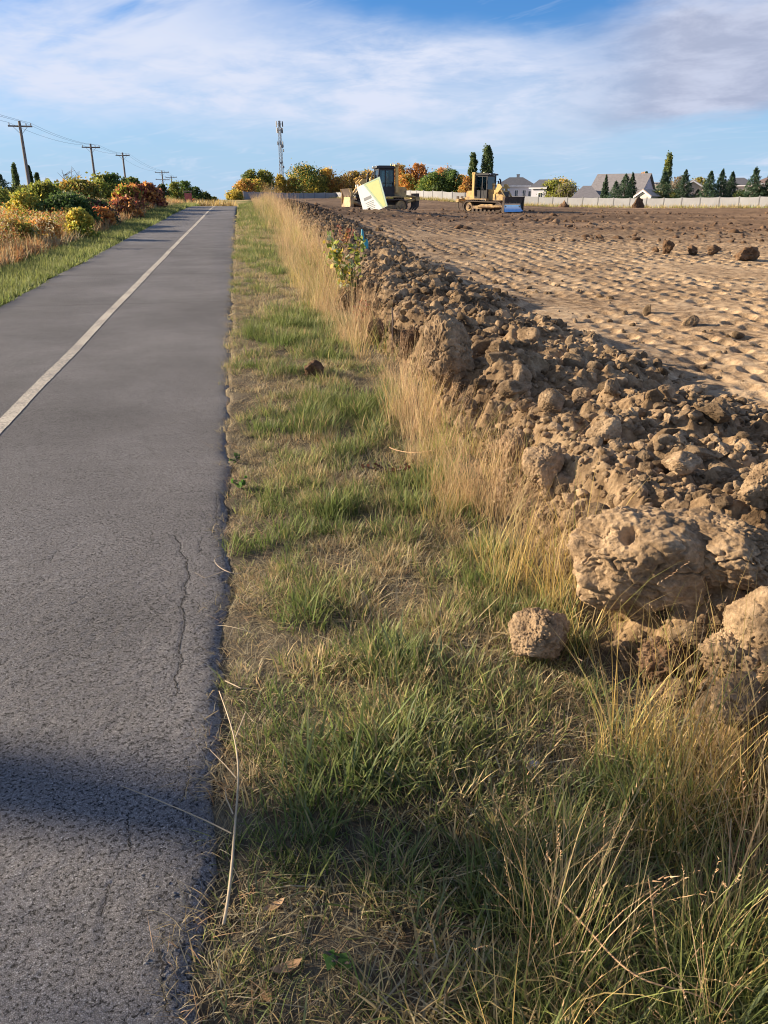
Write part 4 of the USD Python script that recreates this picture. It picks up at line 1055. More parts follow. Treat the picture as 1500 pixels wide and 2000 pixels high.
def crown_points(rng, w, h, n, nl, shape='round', hollow=.45):
    """Leaves in lobes: clusters with gaps between them. Base at z = 0, top about h. Returns points and the lobe of each."""
    C, R = [], []
    for i in range(nl):
        t = (i + rng.random()) / nl
        if shape == 'round': prof = math.sin(PI * (0.26 + .66 * t)) ** .8
        elif shape == 'column': prof = math.sin(PI * (0.06 + .90 * t)) ** .55
        elif shape == 'bush': prof = math.sqrt(max(1 - (t * .95) ** 2, .05))
        else: prof = 1
        a = rng.random() * 2 * PI; r = w / 2 * prof * math.sqrt(rng.uniform(.05, .75))
        s = rng.uniform(.09, .27) * (w if shape != 'column' else w * 1.15)
        C.append((r * math.cos(a), r * math.sin(a), t * (h - s * .5) + s * .1)); R.append(s * (0.75 + .3 * prof))
    C, R = np.array(C), np.array(R)
    k = rng.integers(0, nl, n)
    d = rng.normal(0, 1, (n, 3)); d /= np.linalg.norm(d, axis=1)[:, None]
    rad = 1.12 * R[k] * (hollow + (1 - hollow) * rng.random(n)) * (1 + .25 * rng.normal(0, 1, n) * (rng.random(n) < .35))
    P = C[k] + d * rad[:, None] * np.array([1, 1, .9 if shape != 'column' else 1.5])
    # a third of the leaves fill the body of the crown between the lobes
    m = rng.random(n) < (.45 if shape == 'column' else .20)
    t = rng.random(n) ** .9
    prof = {'round': np.sin(PI * (0.24 + .72 * t)) ** .7, 'column': np.sin(PI * (0.05 + .92 * t)) ** .6, 'bush': np.sqrt(np.maximum(1 - (t * .97) ** 2, .02))}[shape]
    a = rng.random(n) * 2 * PI; r = w / 2 * prof * np.sqrt(rng.random(n)) * (1 + .10 * np.sin(3 * a + 9 * t) + .08 * rng.normal(0, 1, n))
    P[m] = np.column_stack([r * np.cos(a), r * np.sin(a), t * h])[m]
    if shape != 'column':                                    # ragged shoots out of the crown
        ns = 26 if shape == 'bush' else 16
        m2 = rng.random(n) < .22; si = rng.integers(0, ns, n); u = rng.random(n)
        sa = rng.random(ns) * 2 * PI; sr = rng.uniform(.1, .8, ns) * w / 2; st = rng.uniform(.75, 1.03, ns) * h * (1 - .35 * (sr / (w / 2)) ** 2)
        S = np.column_stack([sr[si] * np.cos(sa[si]) * (.5 + .6 * u), sr[si] * np.sin(sa[si]) * (.5 + .6 * u), st[si] * (.45 + .55 * u)]) + rng.normal(0, .025 * w, (n, 3)) * (1.1 - u)[:, None]
        P[m2] = S[m2]
    P[:, 2] = np.maximum(P[:, 2], .03)
    return P, k, C


LEAF = dict(green=[(.085, .135, .030), (.115, .165, .040)], dark=[(.042, .075, .024), (.058, .092, .030)], olive=[(.13, .135, .030), (.17, .165, .036)], lime=[(.20, .23, .040), (.26, .27, .045)],
            yellow=[(.48, .35, .055), (.52, .40, .08), (.38, .31, .065)], gold=[(.46, .29, .06), (.38, .25, .06)], orange=[(.52, .24, .06), (.44, .20, .055)], peach=[(.58, .31, .12), (.50, .27, .10)],
            red=[(.26, .075, .045), (.21, .060, .040), (.31, .12, .065)], maroon=[(.14, .060, .045), (.10, .050, .038)], spruce=[(.030, .058, .032), (.042, .074, .040), (.060, .092, .050)], brown=[(.20, .13, .06), (.15, .10, .05)], grey=[(.16, .14, .10), (.22, .19, .13)],
            poplar=[(.075, .105, .042), (.105, .135, .052)])


def tree(name, cat, label, xy, h, w, mix, seed, leaf, n=2200, nl=18, shape='round', trunk=.12, clear=.16, group=None, z=None, barkm='bark', stems=1):
    rng = np.random.default_rng(seed)
    z0 = float(zland(*xy)) - .05 if z is None else z
    T = thing(name, label, cat, (xy[0], xy[1], z0), 0, group)
    ch = h * (1 - clear)
    nl = int(nl * 1.8); n = int(n * 2.6); leaf = leaf * .56
    P, k, C = crown_points(rng, w, ch, n, nl, shape)
    P[:, 2] += h * clear; C = C + [0, 0, h * clear]
    names = list(mix); ws = np.array([mix[m] for m in names], float); ws /= ws.sum()
    lobe = rng.choice(len(names), nl, p=ws)
    pick = np.where(rng.random(n) < .72, lobe[k], rng.choice(len(names), n, p=ws))
    col = np.array([LEAF[names[p]][rng.integers(len(LEAF[names[p]]))] for p in pick]) * rng.uniform(.9, 1.55, (n, 1))
    v, f, c = leaf_quads(P, leaf, col, rng)
    obj('crown' if shape != 'bush' else 'foliage', (v, f), 'leaves', T, tone=c)
    m = MB()
    for s in range(stems):
        o = np.array([0, 0, 0.]) if stems == 1 else np.array([*rng.normal(0, w * .10, 2), 0])
        top = np.array([*(rng.normal(0, w * .05, 2)), h * (.85 if shape != 'bush' else .5)])
        m.tube([o, o * .6 + top * .45 + [*rng.normal(0, w * .02, 2), 0], top], [trunk, trunk * .7, trunk * .15], 7)
    for c_ in C[:: max(1, nl // 9)]:
        st = np.array([0, 0, max(c_[2] * .55, h * clear * .8)])
        m.tube([st, st * .4 + c_ * .6 - [0, 0, .05 * h], c_], [trunk * .42, trunk * .25, trunk * .08], 5)
    obj('trunk' if shape != 'bush' else 'stem', m.mesh(), barkm, T)
    return T


def spruce(label, xy, h, w, seed, group=None, n=2600, mix='spruce', slim=1.0, name='spruce_tree'):
    rng = np.random.default_rng(seed)
    z0 = float(zland(*xy)) - .05
    T = thing(name, label, 'spruce', (xy[0], xy[1], z0), 0, group)
    P = []
    tiers = 21
    for i in range(tiers):
        t = i / tiers
        r = 1.85 * w / 2 * (1 - t) ** .85 * rng.uniform(.66, 1.15) + .06
        nb = max(4, int(9 * (1 - t) + 4))
        for b in range(nb):
            a = 2 * PI * (b + rng.random() * .7) / nb; L = r * rng.uniform(.75, 1.15)
            q = max(5, int(2.6 * n / tiers / nb * (1.5 - t)))
            u = np.sqrt(rng.random(q)); rr = L * u
            z = h * (.05 + .94 * t) - .22 * L * u + .12 * L * u ** 3 + rng.normal(0, .016 * h, q)
            P.append(np.column_stack([rr * np.cos(a) + rng.normal(0, .09 * L, q), rr * np.sin(a) + rng.normal(0, .09 * L, q), z]))
    P.append(np.column_stack([rng.normal(0, .03, 40), rng.normal(0, .03, 40), h * rng.uniform(.9, 1.0, 40)]))
    P = np.concatenate(P); P[:, 2] = np.maximum(P[:, 2], .1)
    cc = np.array(LEAF[mix]); col = cc[rng.integers(0, len(cc), len(P))] * rng.uniform(.8, 1.6, (len(P), 1))
    v, f, c = leaf_quads(P, .034 * h * .62, col, rng, asp=2.0)
    obj('crown', (v, f), 'leaves', T, tone=c)
    obj('trunk', MB().tube([(0, 0, 0), (0, 0, h * .5), (0, 0, h * .97)], [.022 * h, .014 * h, .003 * h], 7).mesh(), 'bark', T)
    return T


# far trees by column of the photograph and distance; heights from where their tops show
def far_tree(name, cat, label, px, d, top, wpx, mix, seed, shape='round', n=2200, nl=18, clear=.03, dz=0, **k):
    xy = at(px, d, 385); z0 = float(zland(*xy)); h = zat(px, top, d) - z0; w = wpx * d / 1620 * (1.0 if shape == 'column' else 1.36)
    return tree(name, cat, label, xy, h, w, mix, seed, k.pop('leaf', .0024 * d), n=n, nl=nl, shape=shape, clear=clear, trunk=.014 * h, **k)


far_tree('autumn_tree', 'tree', 'yellow bush tree at the left end of the tree line, right of the path crest', 458, 205, 371, 26, dict(yellow=3, lime=1), 1, n=1200, nl=10)
far_tree('autumn_tree', 'tree', 'orange gold tree beside the leftmost yellow bush tree', 478, 222, 350, 34, dict(gold=2, orange=2, olive=1), 2)
far_tree('aspen_tree', 'tree', 'thin green topped aspen left of the cell tower', 490, 232, 333, 30, dict(green=2, olive=2, poplar=1), 3)
far_tree('aspen_tree', 'tree', 'pale green and yellow aspen next to the cell tower', 520, 232, 333, 38, dict(olive=3, lime=2, yellow=1), 4)
far_tree('autumn_tree', 'tree', 'small bright yellow tree at the foot of the cell tower', 549, 236, 341, 22, dict(yellow=3, gold=1), 5, n=1500)
far_tree('broadleaf_tree', 'tree', 'broad dark green tree with a golden top right of the cell tower', 598, 244, 323, 70, dict(dark=3, green=2, gold=1, yellow=.6), 6, n=3600, nl=30)
far_tree('autumn_tree', 'tree', 'amber tree between the dark green tree and the yellow machine', 640, 246, 329, 40, dict(gold=3, yellow=2, orange=1), 7)
far_tree('autumn_tree', 'tree', 'dull olive brown tree behind the left bulldozer', 690, 250, 334, 46, dict(brown=2, olive=2, gold=2), 8)
far_tree('autumn_tree', 'tree', 'mottled golden tree behind the tilted notice sign', 722, 250, 334, 40, dict(gold=2, brown=2, olive=1), 9)
far_tree('autumn_tree', 'tree', 'bright orange yellow tree right of the left bulldozer cab', 777, 240, 321, 36, dict(gold=2, yellow=2, orange=2), 10)
far_tree('autumn_tree', 'tree', 'peach orange tree in the middle of the tree line', 815, 240, 319, 44, dict(peach=3, orange=2), 11, n=2600)
far_tree('aspen_tree', 'tree', 'green aspen before the peach orange trees', 845, 216, 337, 44, dict(green=3, lime=.7, poplar=1), 12, n=2600)
far_tree('aspen_tree', 'tree', 'dense green aspen left of the tall poplars', 882, 216, 331, 44, dict(green=2, dark=2, poplar=1), 13, n=2600)
far_tree('autumn_tree', 'tree', 'peach tree peeping over the green aspens', 862, 236, 328, 40, dict(peach=3, orange=1), 113)
far_tree('autumn_tree', 'tree', 'small rusty orange tree under the tall poplars', 912, 208, 345, 24, dict(orange=2, gold=1, brown=1), 14, n=1500)
far_tree('poplar_tree', 'poplar', 'left of the two tall slim poplars behind the right bulldozer', 922, 225, 298, 17, dict(poplar=3, dark=1), 15, shape='column', nl=16)
far_tree('poplar_tree', 'poplar', 'right and taller of the two slim poplars behind the right bulldozer', 949, 225, 284, 24, dict(poplar=3, dark=1), 16, shape='column', nl=20, n=2800)
for i, (px, d, top, wp, mx, lab) in enumerate([(574, 236, 346, 36, dict(gold=2, olive=2, green=1), 'low golden shrub tree left under the broad dark green tree'), (622, 240, 344, 34, dict(yellow=2, olive=2), 'low yellow shrub tree right under the broad dark green tree'), (660, 244, 346, 36, dict(gold=2, orange=1, brown=1), 'low amber shrub tree behind the raised blade of the left bulldozer'),
                                                 (706, 240, 345, 40, dict(brown=2, gold=2), 'low brownish shrub tree between the left bulldozer and the notice sign'), (796, 236, 340, 40, dict(orange=2, gold=2, green=1), 'low orange shrub tree between the orange and the peach trees'), (830, 230, 346, 34, dict(green=2, gold=1), 'low green shrub tree under the peach orange tree'), (505, 226, 352, 36, dict(lime=2, gold=2), 'low lime and gold shrub tree between the two thin aspens'), (900, 222, 342, 30, dict(green=1, gold=2, orange=1), 'low mixed shrub tree between the dense aspen and the poplars')]):
    far_tree('autumn_tree', 'tree', lab, px, d, top, wp, mx, 220 + i, n=1300, nl=12)
for i, (px, d, top, wp, mx, lab) in enumerate([(1078, 190, 352, 36, dict(olive=2, lime=2, grey=1), 'yellow olive bush tree right of the white houses'), (1103, 186, 357, 42, dict(olive=2, grey=2, lime=1), 'dull olive bush tree against the large grey roof'), (1094, 240, 349, 50, dict(gold=2, yellow=1, olive=1), 'golden tree behind the olive bush trees')]):
    far_tree('bush_tree', 'tree', lab, px, d, top, wp, mx, 20 + i, n=1700, nl=14)
far_tree('autumn_tree', 'tree', 'orange tree peeping out behind the large grey roof', 1250, 200, 336, 16, dict(gold=2, orange=1), 24, n=900, nl=9)
far_tree('poplar_tree', 'poplar', 'slim dark poplar just right of the large grey roof', 1257, 192, 335, 8, dict(poplar=1, dark=2), 26, shape='column', n=900, nl=12)
far_tree('poplar_tree', 'poplar', 'tall slim aspen rising above the spruces right of the shed', 1298, 166, 300, 17, dict(poplar=3, olive=1), 25, shape='column', n=2000, nl=16)
far_tree('autumn_tree', 'tree', 'muted golden tree far behind the spruces', 1365, 210, 347, 40, dict(gold=1, olive=2, grey=1), 27, n=1500)
far_tree('bush_tree', 'tree', 'bare greyish tree between the tall aspen and the spruces', 1318, 190, 345, 40, dict(grey=3, brown=1, gold=.6), 28, n=800)
for i, (px, d, top, wp, lab) in enumerate([(1180, 163, 340, 13, 'slim dark spruce before the large grey roof'), (1200, 160, 352, 30, 'short spruce between the slim one and the wide one at the grey roof'), (1218, 162, 338, 38, 'wide dark spruce before the right end of the large grey roof'), (1231, 166, 336, 20, 'spruce at the white gable end of the large grey roof'),
                                           (1293, 160, 334, 38, 'broad spruce right of the cream shed'), (1333, 158, 330, 33, 'shapely spruce alone in the gap right of the broad one'), (1361, 158, 368, 26, 'low round spruce between taller ones'),
                                           (1382, 157, 332, 30, 'greenish spruce left of the pair of dark spruces'), (1404, 160, 329, 27, 'dark tall spruce before the white gabled house'), (1424, 162, 334, 26, 'light green spruce covering the left of the white gabled house'),
                                           (1468, 154, 325, 34, 'tall spruce right of the white gabled house'), (1499, 154, 331, 30, 'spruce at the right edge of the picture')]):
    xy = at(px, d, 390); h = zat(px, top, d) - float(zland(*xy))
    spruce(lab, xy, h, wp * d / 1620, 300 + i, n=2000, name='spruce_tree')
for i, (px, d, top, wp, mx, lab) in enumerate([(1276, 158, 372, 26, dict(green=1, olive=1), 'low green shrub between the shed and the broad spruce'), (1316, 159, 374, 24, dict(olive=2, grey=1), 'low dull shrub between the broad and the shapely spruce'), (1447, 156, 371, 26, dict(dark=1, olive=1), 'low dark shrub before the white gabled house'), (1484, 155, 366, 22, dict(green=1, olive=1), 'low green shrub between the two rightmost spruces')]):
    far_tree('garden_shrub', 'shrub', lab, px, d, top, wp, mx, 250 + i, n=700, nl=8)
# left horizon
for i, (px, d, top, wp, lab) in enumerate([(8, 150, 338, 34, 'broad dark spruce at the left edge beyond the road')]):
    xy = at(px, d, 390); spruce(lab, xy, zat(px, top, d) - float(zland(*xy)), wp * d / 1620, 330 + i)
for i, (px, d, top, wp, lab) in enumerate([(36, 170, 320, 13, 'slim twin poplar between the left spruce and the first utility pole'), (65, 175, 323, 9, 'slim poplar just behind the first utility pole'), (78, 172, 337, 11, 'short poplar right of the first utility pole')]):
    far_tree('poplar_tree', 'poplar', lab, px, d, top, wp, dict(poplar=3, dark=1), 340 + i, shape='column', n=1100, nl=14)
for i, (px, d, top, wp) in enumerate([(-6, 140, 366, 50), (22, 150, 366, 44), (52, 160, 362, 40), (88, 165, 358, 44), (118, 160, 358, 40), (-60, 135, 360, 60)]):
    far_tree('broadleaf_tree', 'tree', ['low green tree under the left spruce beyond the road', 'low green tree between the left spruce and the twin poplar', 'low green tree around the foot of the first utility pole', 'low green tree right of the first utility pole, behind the yellow bush', 'low green tree behind the olive bush left of the bare twigs', 'low green tree beyond the road at the left edge'][i],
             px, d, top, wp, dict(green=2, olive=2, dark=1), 350 + i, n=900, nl=10)
# hedge-like trees beyond the crest, stepping down to the right
for i, (px, d, top, wp, mx, lab) in enumerate([(345, 82, 356, 44, dict(green=2, olive=2), 'light green tree behind the red bush near the crest'), (364, 88, 354, 34, dict(dark=2, green=2), 'dark green tree behind the small red sign'), (384, 100, 366, 34, dict(dark=3, green=1), 'dark green tree right of the small red sign'),
                                               (401, 115, 376, 30, dict(dark=3, olive=1), 'low dark tree stepping down towards the path crest'), (417, 135, 385, 26, dict(dark=2, olive=1), 'lowest dark tree beside the path crest'), (318, 70, 360, 30, dict(dark=3, maroon=1), 'dark bush at the right end of the red bush')]):
    xy = at(px, d, 390); z0 = float(zland(*xy)); z0 = min(z0, zat(px, 402, d))
    tree('broadleaf_tree', 'tree', lab, xy, zat(px, top, d) - z0, wp * d / 1620, mx, 370 + i, .0026 * d, n=1500, nl=14, clear=.04, trunk=.06, z=z0)

# the row of bushes left of the path
BUSHES = [(48, 27.5, 428, 375, 56, dict(yellow=3, lime=2), 'bright yellow bush at the left end of the bush row', 2200), (85, 30, 425, 358, 80, dict(lime=3, olive=2, green=1), 'lime green bush right of the yellow bush', 3600), (128, 27, 430, 380, 84, dict(dark=4, green=1), 'low dark green bush in front of the lime one', 3600),
          (160, 36, 420, 352, 84, dict(olive=3, gold=2, lime=1), 'olive and gold bush in the middle of the row', 3600), (185, 29, 428, 392, 60, dict(dark=2, maroon=2), 'low dark purple bush under the gold one', 2400), (222, 42, 412, 342, 70, dict(green=3, olive=1, dark=1), 'tall green bush in the middle of the row', 3000),
          (196, 40, 412, 356, 50, dict(lime=2, olive=2), 'yellow green bush left of the tall green one', 2400), (252, 38, 412, 364, 66, dict(red=2, lime=1, orange=2, olive=1), 'red and orange bush in front of the tall green one', 3200), (288, 42, 408, 360, 62, dict(red=3, orange=1.5, maroon=.5), 'deep red bush at the right end of the row', 3200),
          (262, 46, 404, 348, 44, dict(green=2, olive=2), 'green bush behind the red ones', 2000), (240, 33, 420, 388, 60, dict(maroon=1, red=1, brown=1, orange=1), 'low maroon bush below the red and orange one', 2200), (308, 47, 404, 370, 30, dict(maroon=2, dark=1, red=1), 'small dark red bush at the end of the row', 1400),
          (375, 62, 399, 391, 26, dict(red=3), 'tiny scarlet bush beside the crest of the path', 700), (20, 21, 462, 432, 70, dict(orange=1, gold=2, lime=1), 'low orange shrub at the left edge of the picture', 1500), (150, 23, 452, 408, 44, dict(lime=2, yellow=2), 'small yellow green shrub in the orange growth', 1600), (75, 22, 462, 428, 50, dict(orange=2, gold=2), 'small amber shrub in the orange growth', 1400),
          (196, 28, 436, 406, 50, dict(orange=3, red=1), 'small orange shrub before the dark purple bush', 1500)]
for i, (px, d, base, top, wp, mx, lab, n) in enumerate(BUSHES):
    xy = at(px, d, 400); z0 = float(zverge(*xy)) - .03; h = zat(px, top, d) - z0
    tree('autumn_bush', 'bush', lab, xy, h, wp * d / 1560 * (1.05 if 'red' in mx else 1.3), mx, 400 + i, .0042 * d, n=n, nl=16 if n > 2000 else 10, shape='bush', clear=.05, trunk=.022, z=z0, stems=3)
# bare twigs sticking out of the row
def twigs(label, px, d, top, seed, n=7):
    rng = np.random.default_rng(seed); xy = at(px, d, 390); z0 = float(zland(*xy)); h = zat(px, top, d) - z0
    T = thing('bare_shrub', label, 'shrub', (xy[0], xy[1], z0))
    for i in range(n):
        a = rng.random() * 6.28; L = h * rng.uniform(.7, 1)
        e = np.array([math.cos(a) * L * .22, math.sin(a) * L * .22, L]); mid = e * .5 + rng.normal(0, .05, 3)
        m = MB().tube([(0, 0, 0), mid, e], [.03, .02, .007], 5)
        for k in range(5):
            s = mid + (e - mid) * rng.random(); m.tube([s, s + np.array([*rng.normal(0, .25, 2), rng.uniform(.15, .45)])], [.012, .004], 4)
        obj('branch', m.mesh(), 'bark', T)
twigs('bare leafless shrub standing up out of the bush row', 148, 38, 326, 9)

# roadside trees across the road: their tops shade the near end of the path
for i, (x_, y_, h_, w_) in enumerate([(-26.2, 10.3, 9.30, 3.6), (-26.6, 7.6, 9.45, 3.6), (-26.2, 4.8, 9.35, 3.6)]):
    tree('roadside_tree', 'tree', ['tall sparse tree beyond the road, first beside the near utility pole', 'tall sparse tree beyond the road, second from the near utility pole', 'tall sparse tree beyond the road, third from the near utility pole'][i], (x_, y_), h_ - float(zland(x_, y_)), w_, dict(olive=2, lime=1, yellow=1), 500 + i, .16, n=900, nl=20, shape='round', clear=.25, trunk=.14)

# ------------------------------------------------------------------ power line
def pole(px, d, top, arm, label, double=False, xy=None, ztop=None, rz=.12):
    xy = at(px, d, 385) if xy is None else np.array(xy); z0 = float(zland(*xy)) - .4
    H = (zat(px, top, d) if ztop is None else ztop) - z0
    T = thing('utility_pole', label, 'utility pole', (xy[0], xy[1], z0), rz)
    obj('post', MB().tube([(0, 0, 0), (0, 0, H * .5), (0, 0, H)], [.19, .16, .125], 12).mesh(), 'pole_wood', T)
    for k, zz in enumerate((H - .45, H - 2.0)[: 2 if double else 1]):
        obj('crossarm', MB().box((0, .16, zz), (arm, .11, .14)).tube([(-.7, .16, zz), (0, .15, zz - .75)], .02).tube([(.7, .16, zz), (0, .15, zz - .75)], .02).mesh(), 'pole_wood', T)
        for q, xx in enumerate((-arm / 2 + .12, .55, arm / 2 - .12)):
            obj('insulator', MB().cyl((xx, .16, zz + .07), (xx, .16, zz + .30), .045, .03, 8).cyl((xx, .16, zz + .15), (xx, .16, zz + .19), .075, .06, 8).mesh(), 'antenna_grey', T)
    return np.array([xy[0], xy[1], z0 + H - .45 + .30]), arm, rz


POLES = [pole(0, 0, 0, 2.4, 'weathered utility pole beyond the road nearest the camera', xy=(-24.2, 10.36), ztop=9.3), pole(0, 0, 0, 2.4, 'weathered utility pole beyond the road, second from the camera', xy=(-24.4, 49.0), ztop=10.3),
         pole(61, 91, 237, 2.2, 'tallest looking utility pole at the left edge'), pole(190, 124, 281, 2.4, 'middle utility pole rising behind the bush row'), pole(249, 150, 298, 2.3, 'utility pole above the tall green bush'),
         pole(321, 205, 333, 3.2, 'distant utility pole with two crossarms above the red bush', double=True), pole(338, 235, 343, 3.0, 'distant utility pole just right of the one with two crossarms'), pole(352, 300, 353, 3.0, 'farthest utility pole near the crest')]
for q, lab in enumerate(('left wire of the power line', 'middle wire of the power line', 'right wire of the power line')):
    m = MB()
    for (a, arm, rz), (b, arm2, _) in zip(POLES[:-1], POLES[1:]):
        o = (-arm / 2 + .12, .55, arm / 2 - .12)[q]; o2 = (-arm2 / 2 + .12, .55, arm2 / 2 - .12)[q]
        A_ = a + [o * math.cos(rz), o * math.sin(rz), 0]; B_ = b + [o2 * math.cos(rz), o2 * math.sin(rz), 0]
        t = np.linspace(0, 1, 13)[:, None]
        P = A_ + (B_ - A_) * t; P[:, 2] -= (4 * .012 * np.linalg.norm(B_ - A_) * t * (1 - t))[:, 0]
        m.tube(P, .011, 4)
    o = obj('power_wire', m.mesh(), 'wire_metal'); tag(o, lab, 'wire', 'wires of the power line')

# ------------------------------------------------------------------ cell tower
def tower():
    d = 360; xy = at(552, d, 380); z0 = float(zland(*xy)); H = zat(547, 236, d) - z0
    T = thing('cell_tower', 'tall grey lattice cell tower carrying antennas above the autumn trees', 'cell tower', (xy[0], xy[1], z0), .3)
    legs = [np.array([math.cos(a), math.sin(a), 0]) for a in (0.3, 0.3 + 2 * PI / 3, 0.3 + 4 * PI / 3)]
    R = lambda z: 1.25 - .75 * z / H
    for L in legs: obj('leg', MB().tube([L * R(0), L * R(H) + [0, 0, H]], [.12, .09], 6).mesh(), 'antenna_grey', T)
    m = MB(); nb = 22
    for i in range(nb):
        za, zb = H * i / nb, H * (i + 1) / nb
        for k in range(3):
            A_, B_ = legs[k], legs[(k + 1) % 3]
            m.tube([A_ * R(za) + [0, 0, za], B_ * R(zb) + [0, 0, zb]], .045, 4).tube([B_ * R(za) + [0, 0, za], A_ * R(zb) + [0, 0, zb]], .045, 4).tube([A_ * R(zb) + [0, 0, zb], B_ * R(zb) + [0, 0, zb]], .04, 4)
    obj('lattice_bracing', m.mesh(), 'antenna_grey', T)
    for zz, n, rad in ((H - 1.2, 6, 1.45), (H - 3.6, 4, 1.3), (H - 8.4, 3, 1.2)):
        obj('antenna_mount', MB().tube([(rad * math.cos(a), rad * math.sin(a), zz) for a in np.linspace(0, 2 * PI, 13)], .05, 5).mesh(), 'antenna_grey', T)
        for k in range(n):
            a = 2 * PI * k / n + .2
            obj('antenna_panel', MB().box((rad * math.cos(a), rad * math.sin(a), zz), (.28, .46, 2.0 if zz > H - 4 else 1.3), (0, 0, a)).cyl((rad * .9 * math.cos(a), rad * .9 * math.sin(a), zz - 1), (rad * .9 * math.cos(a), rad * .9 * math.sin(a), zz + 1), .05).mesh(), 'antenna_grey', T)
    for k, (a, zz, r) in enumerate(((-1.3, H - 9.6, .75), (-.4, H - 11.2, .6), (-1.9, H - 16, .55), (-1.2, H - 17.6, .5))):
        c = np.array([math.cos(a), math.sin(a), 0]); o = c * 1.15 + [0, 0, zz]
        obj('dish', MB().cyl(o - c * .15, o + c * .10, r * .55, r, 16).cyl(o + c * .10, o + c * .28, r, r * .98, 16).mesh(), 'antenna_grey', T)
tower()

# ------------------------------------------------------------------ houses
def house(label, px, d, wpx, eave, ridge, depth, wall, roof, kind='hip', turn=0.0, windows=(), gable_left=False, name='house', chimney=None, base=None, ridge_span=.5, cat='house', over=.45):
    """A house seen across the fence. Front along local x, towards the camera at -y."""
    xy = at(px, d, 385); z0 = float(zland(*xy)) - .3 if base is None else base
    r = ray(px, 385); face = math.atan2(-r[0], r[1])
    W = wpx * d / 1620; E = zat(px, eave, d) - z0; Rz = zat(px, ridge, d) - z0
    T = thing(name, label, cat, (xy[0], xy[1], z0), face + turn)
    w, q = W / 2, depth
    if kind == 'hip':
        m = MB().box((0, q / 2, E / 2), (W, q, E)); obj('wall', m.mesh(), wall, T)
        a = ridge_span * w; O = over
        v = np.array([(-w - O, -O, E - .12), (w + O, -O, E - .12), (w + O, q + O, E - .12), (-w - O, q + O, E - .12), (-a, q / 2, Rz), (a, q / 2, Rz)])
        f = [(0, 1, 5), (0, 5, 4), (1, 2, 5), (2, 3, 4), (2, 4, 5), (3, 0, 4), (0, 2, 1), (0, 3, 2)]
        R_ = obj('roof', (v, np.array(f)), roof, T)
    elif kind == 'gable_front':                                  # gable towards the camera
        poly = [(-w, 0), (w, 0), (w, E), (0, Rz - .12), (-w, E)]
        obj('wall', MB().prism(poly, 0, q).mesh(), wall, T)
        O = over
        sl = (Rz - E) / w
        m = MB().prism([(0, Rz), (w + O, E - sl * O), (w + O, E - sl * O + .16), (0, Rz + .16)], -O, q + O).prism([(0, Rz), (0, Rz + .16), (-w - O, E - sl * O + .16), (-w - O, E - sl * O)], -O, q + O)
        R_ = obj('roof', m.mesh(), roof, T)
        m = MB()
        for s in (-1, 1):
            m.prism([(0, Rz - .02), (0, Rz - .26), (s * (w + O), E - sl * O - .24), (s * (w + O), E - sl * O)][::s], -O - .06, -O - .01)
        obj('bargeboard', m.mesh(), 'trim_white', T)
    else:                                                        # ridge along x, white gable ends
        poly = [(0, 0), (q, 0), (q, E), (q / 2, Rz - .12), (0, E)]
        g = MB().prism(poly, -w, w).mesh(); Tm = trimesh.transformations.rotation_matrix(PI / 2, (0, 0, 1)); g.apply_transform(Tm)
        obj('wall', g, wall, T)
        O = over; sl = (Rz - E) / (q / 2); a = w + O
        v, f = [], []
        for z_ in (0, .16):
            v += [(-a, -O, E - sl * O + z_), (a, -O, E - sl * O + z_), (a, q / 2, Rz + z_), (-a, q / 2, Rz + z_), (a, q + O, E - sl * O + z_), (-a, q + O, E - sl * O + z_)]
        f = [(6, 7, 8), (6, 8, 9), (9, 8, 10), (9, 10, 11), (0, 2, 1), (0, 3, 2), (3, 4, 2), (3, 5, 4), (0, 1, 7), (0, 7, 6), (1, 2, 8), (1, 8, 7), (2, 4, 10), (2, 10, 8), (4, 5, 11), (4, 11, 10), (5, 3, 9), (5, 9, 11), (3, 0, 6), (3, 6, 9)]
        R_ = obj('roof', (np.array(v), np.array(f)), roof, T)
    obj('fascia', MB().box((0, -over - .03, E - .16), (W + 2 * over, .05, .22)).mesh() if kind != 'gable_front' else MB().box((0, -.04, .25), (W, .06, .3)).mesh(), 'trim_white', T)
    for (u, zc, ww, hh) in windows:
        X_, Z_ = u * w, E * zc
        fr = obj('window', MB().box((X_, -.02, Z_ + hh / 2 + .05), (ww + .2, .10, .10)).box((X_, -.02, Z_ - hh / 2 - .05), (ww + .2, .12, .10)).box((X_ - ww / 2 - .05, -.02, Z_), (.1, .10, hh)).box((X_ + ww / 2 + .05, -.02, Z_), (.1, .10, hh)).box((X_, -.015, Z_), (.05, .05, hh)).mesh(), 'trim_white', T)
        obj('pane', MB().box((X_, -.004, Z_), (ww, .02, hh)).mesh(), 'window_glass', fr)
    if chimney:
        u, hh = chimney
        obj('chimney', MB().box((u * w, depth * .55, Rz + hh / 2 - .5), (.7, .7, hh + 1)).box((u * w, depth * .55, Rz + hh), (.85, .85, .12)).mesh(), 'siding_beige', T)
    return T


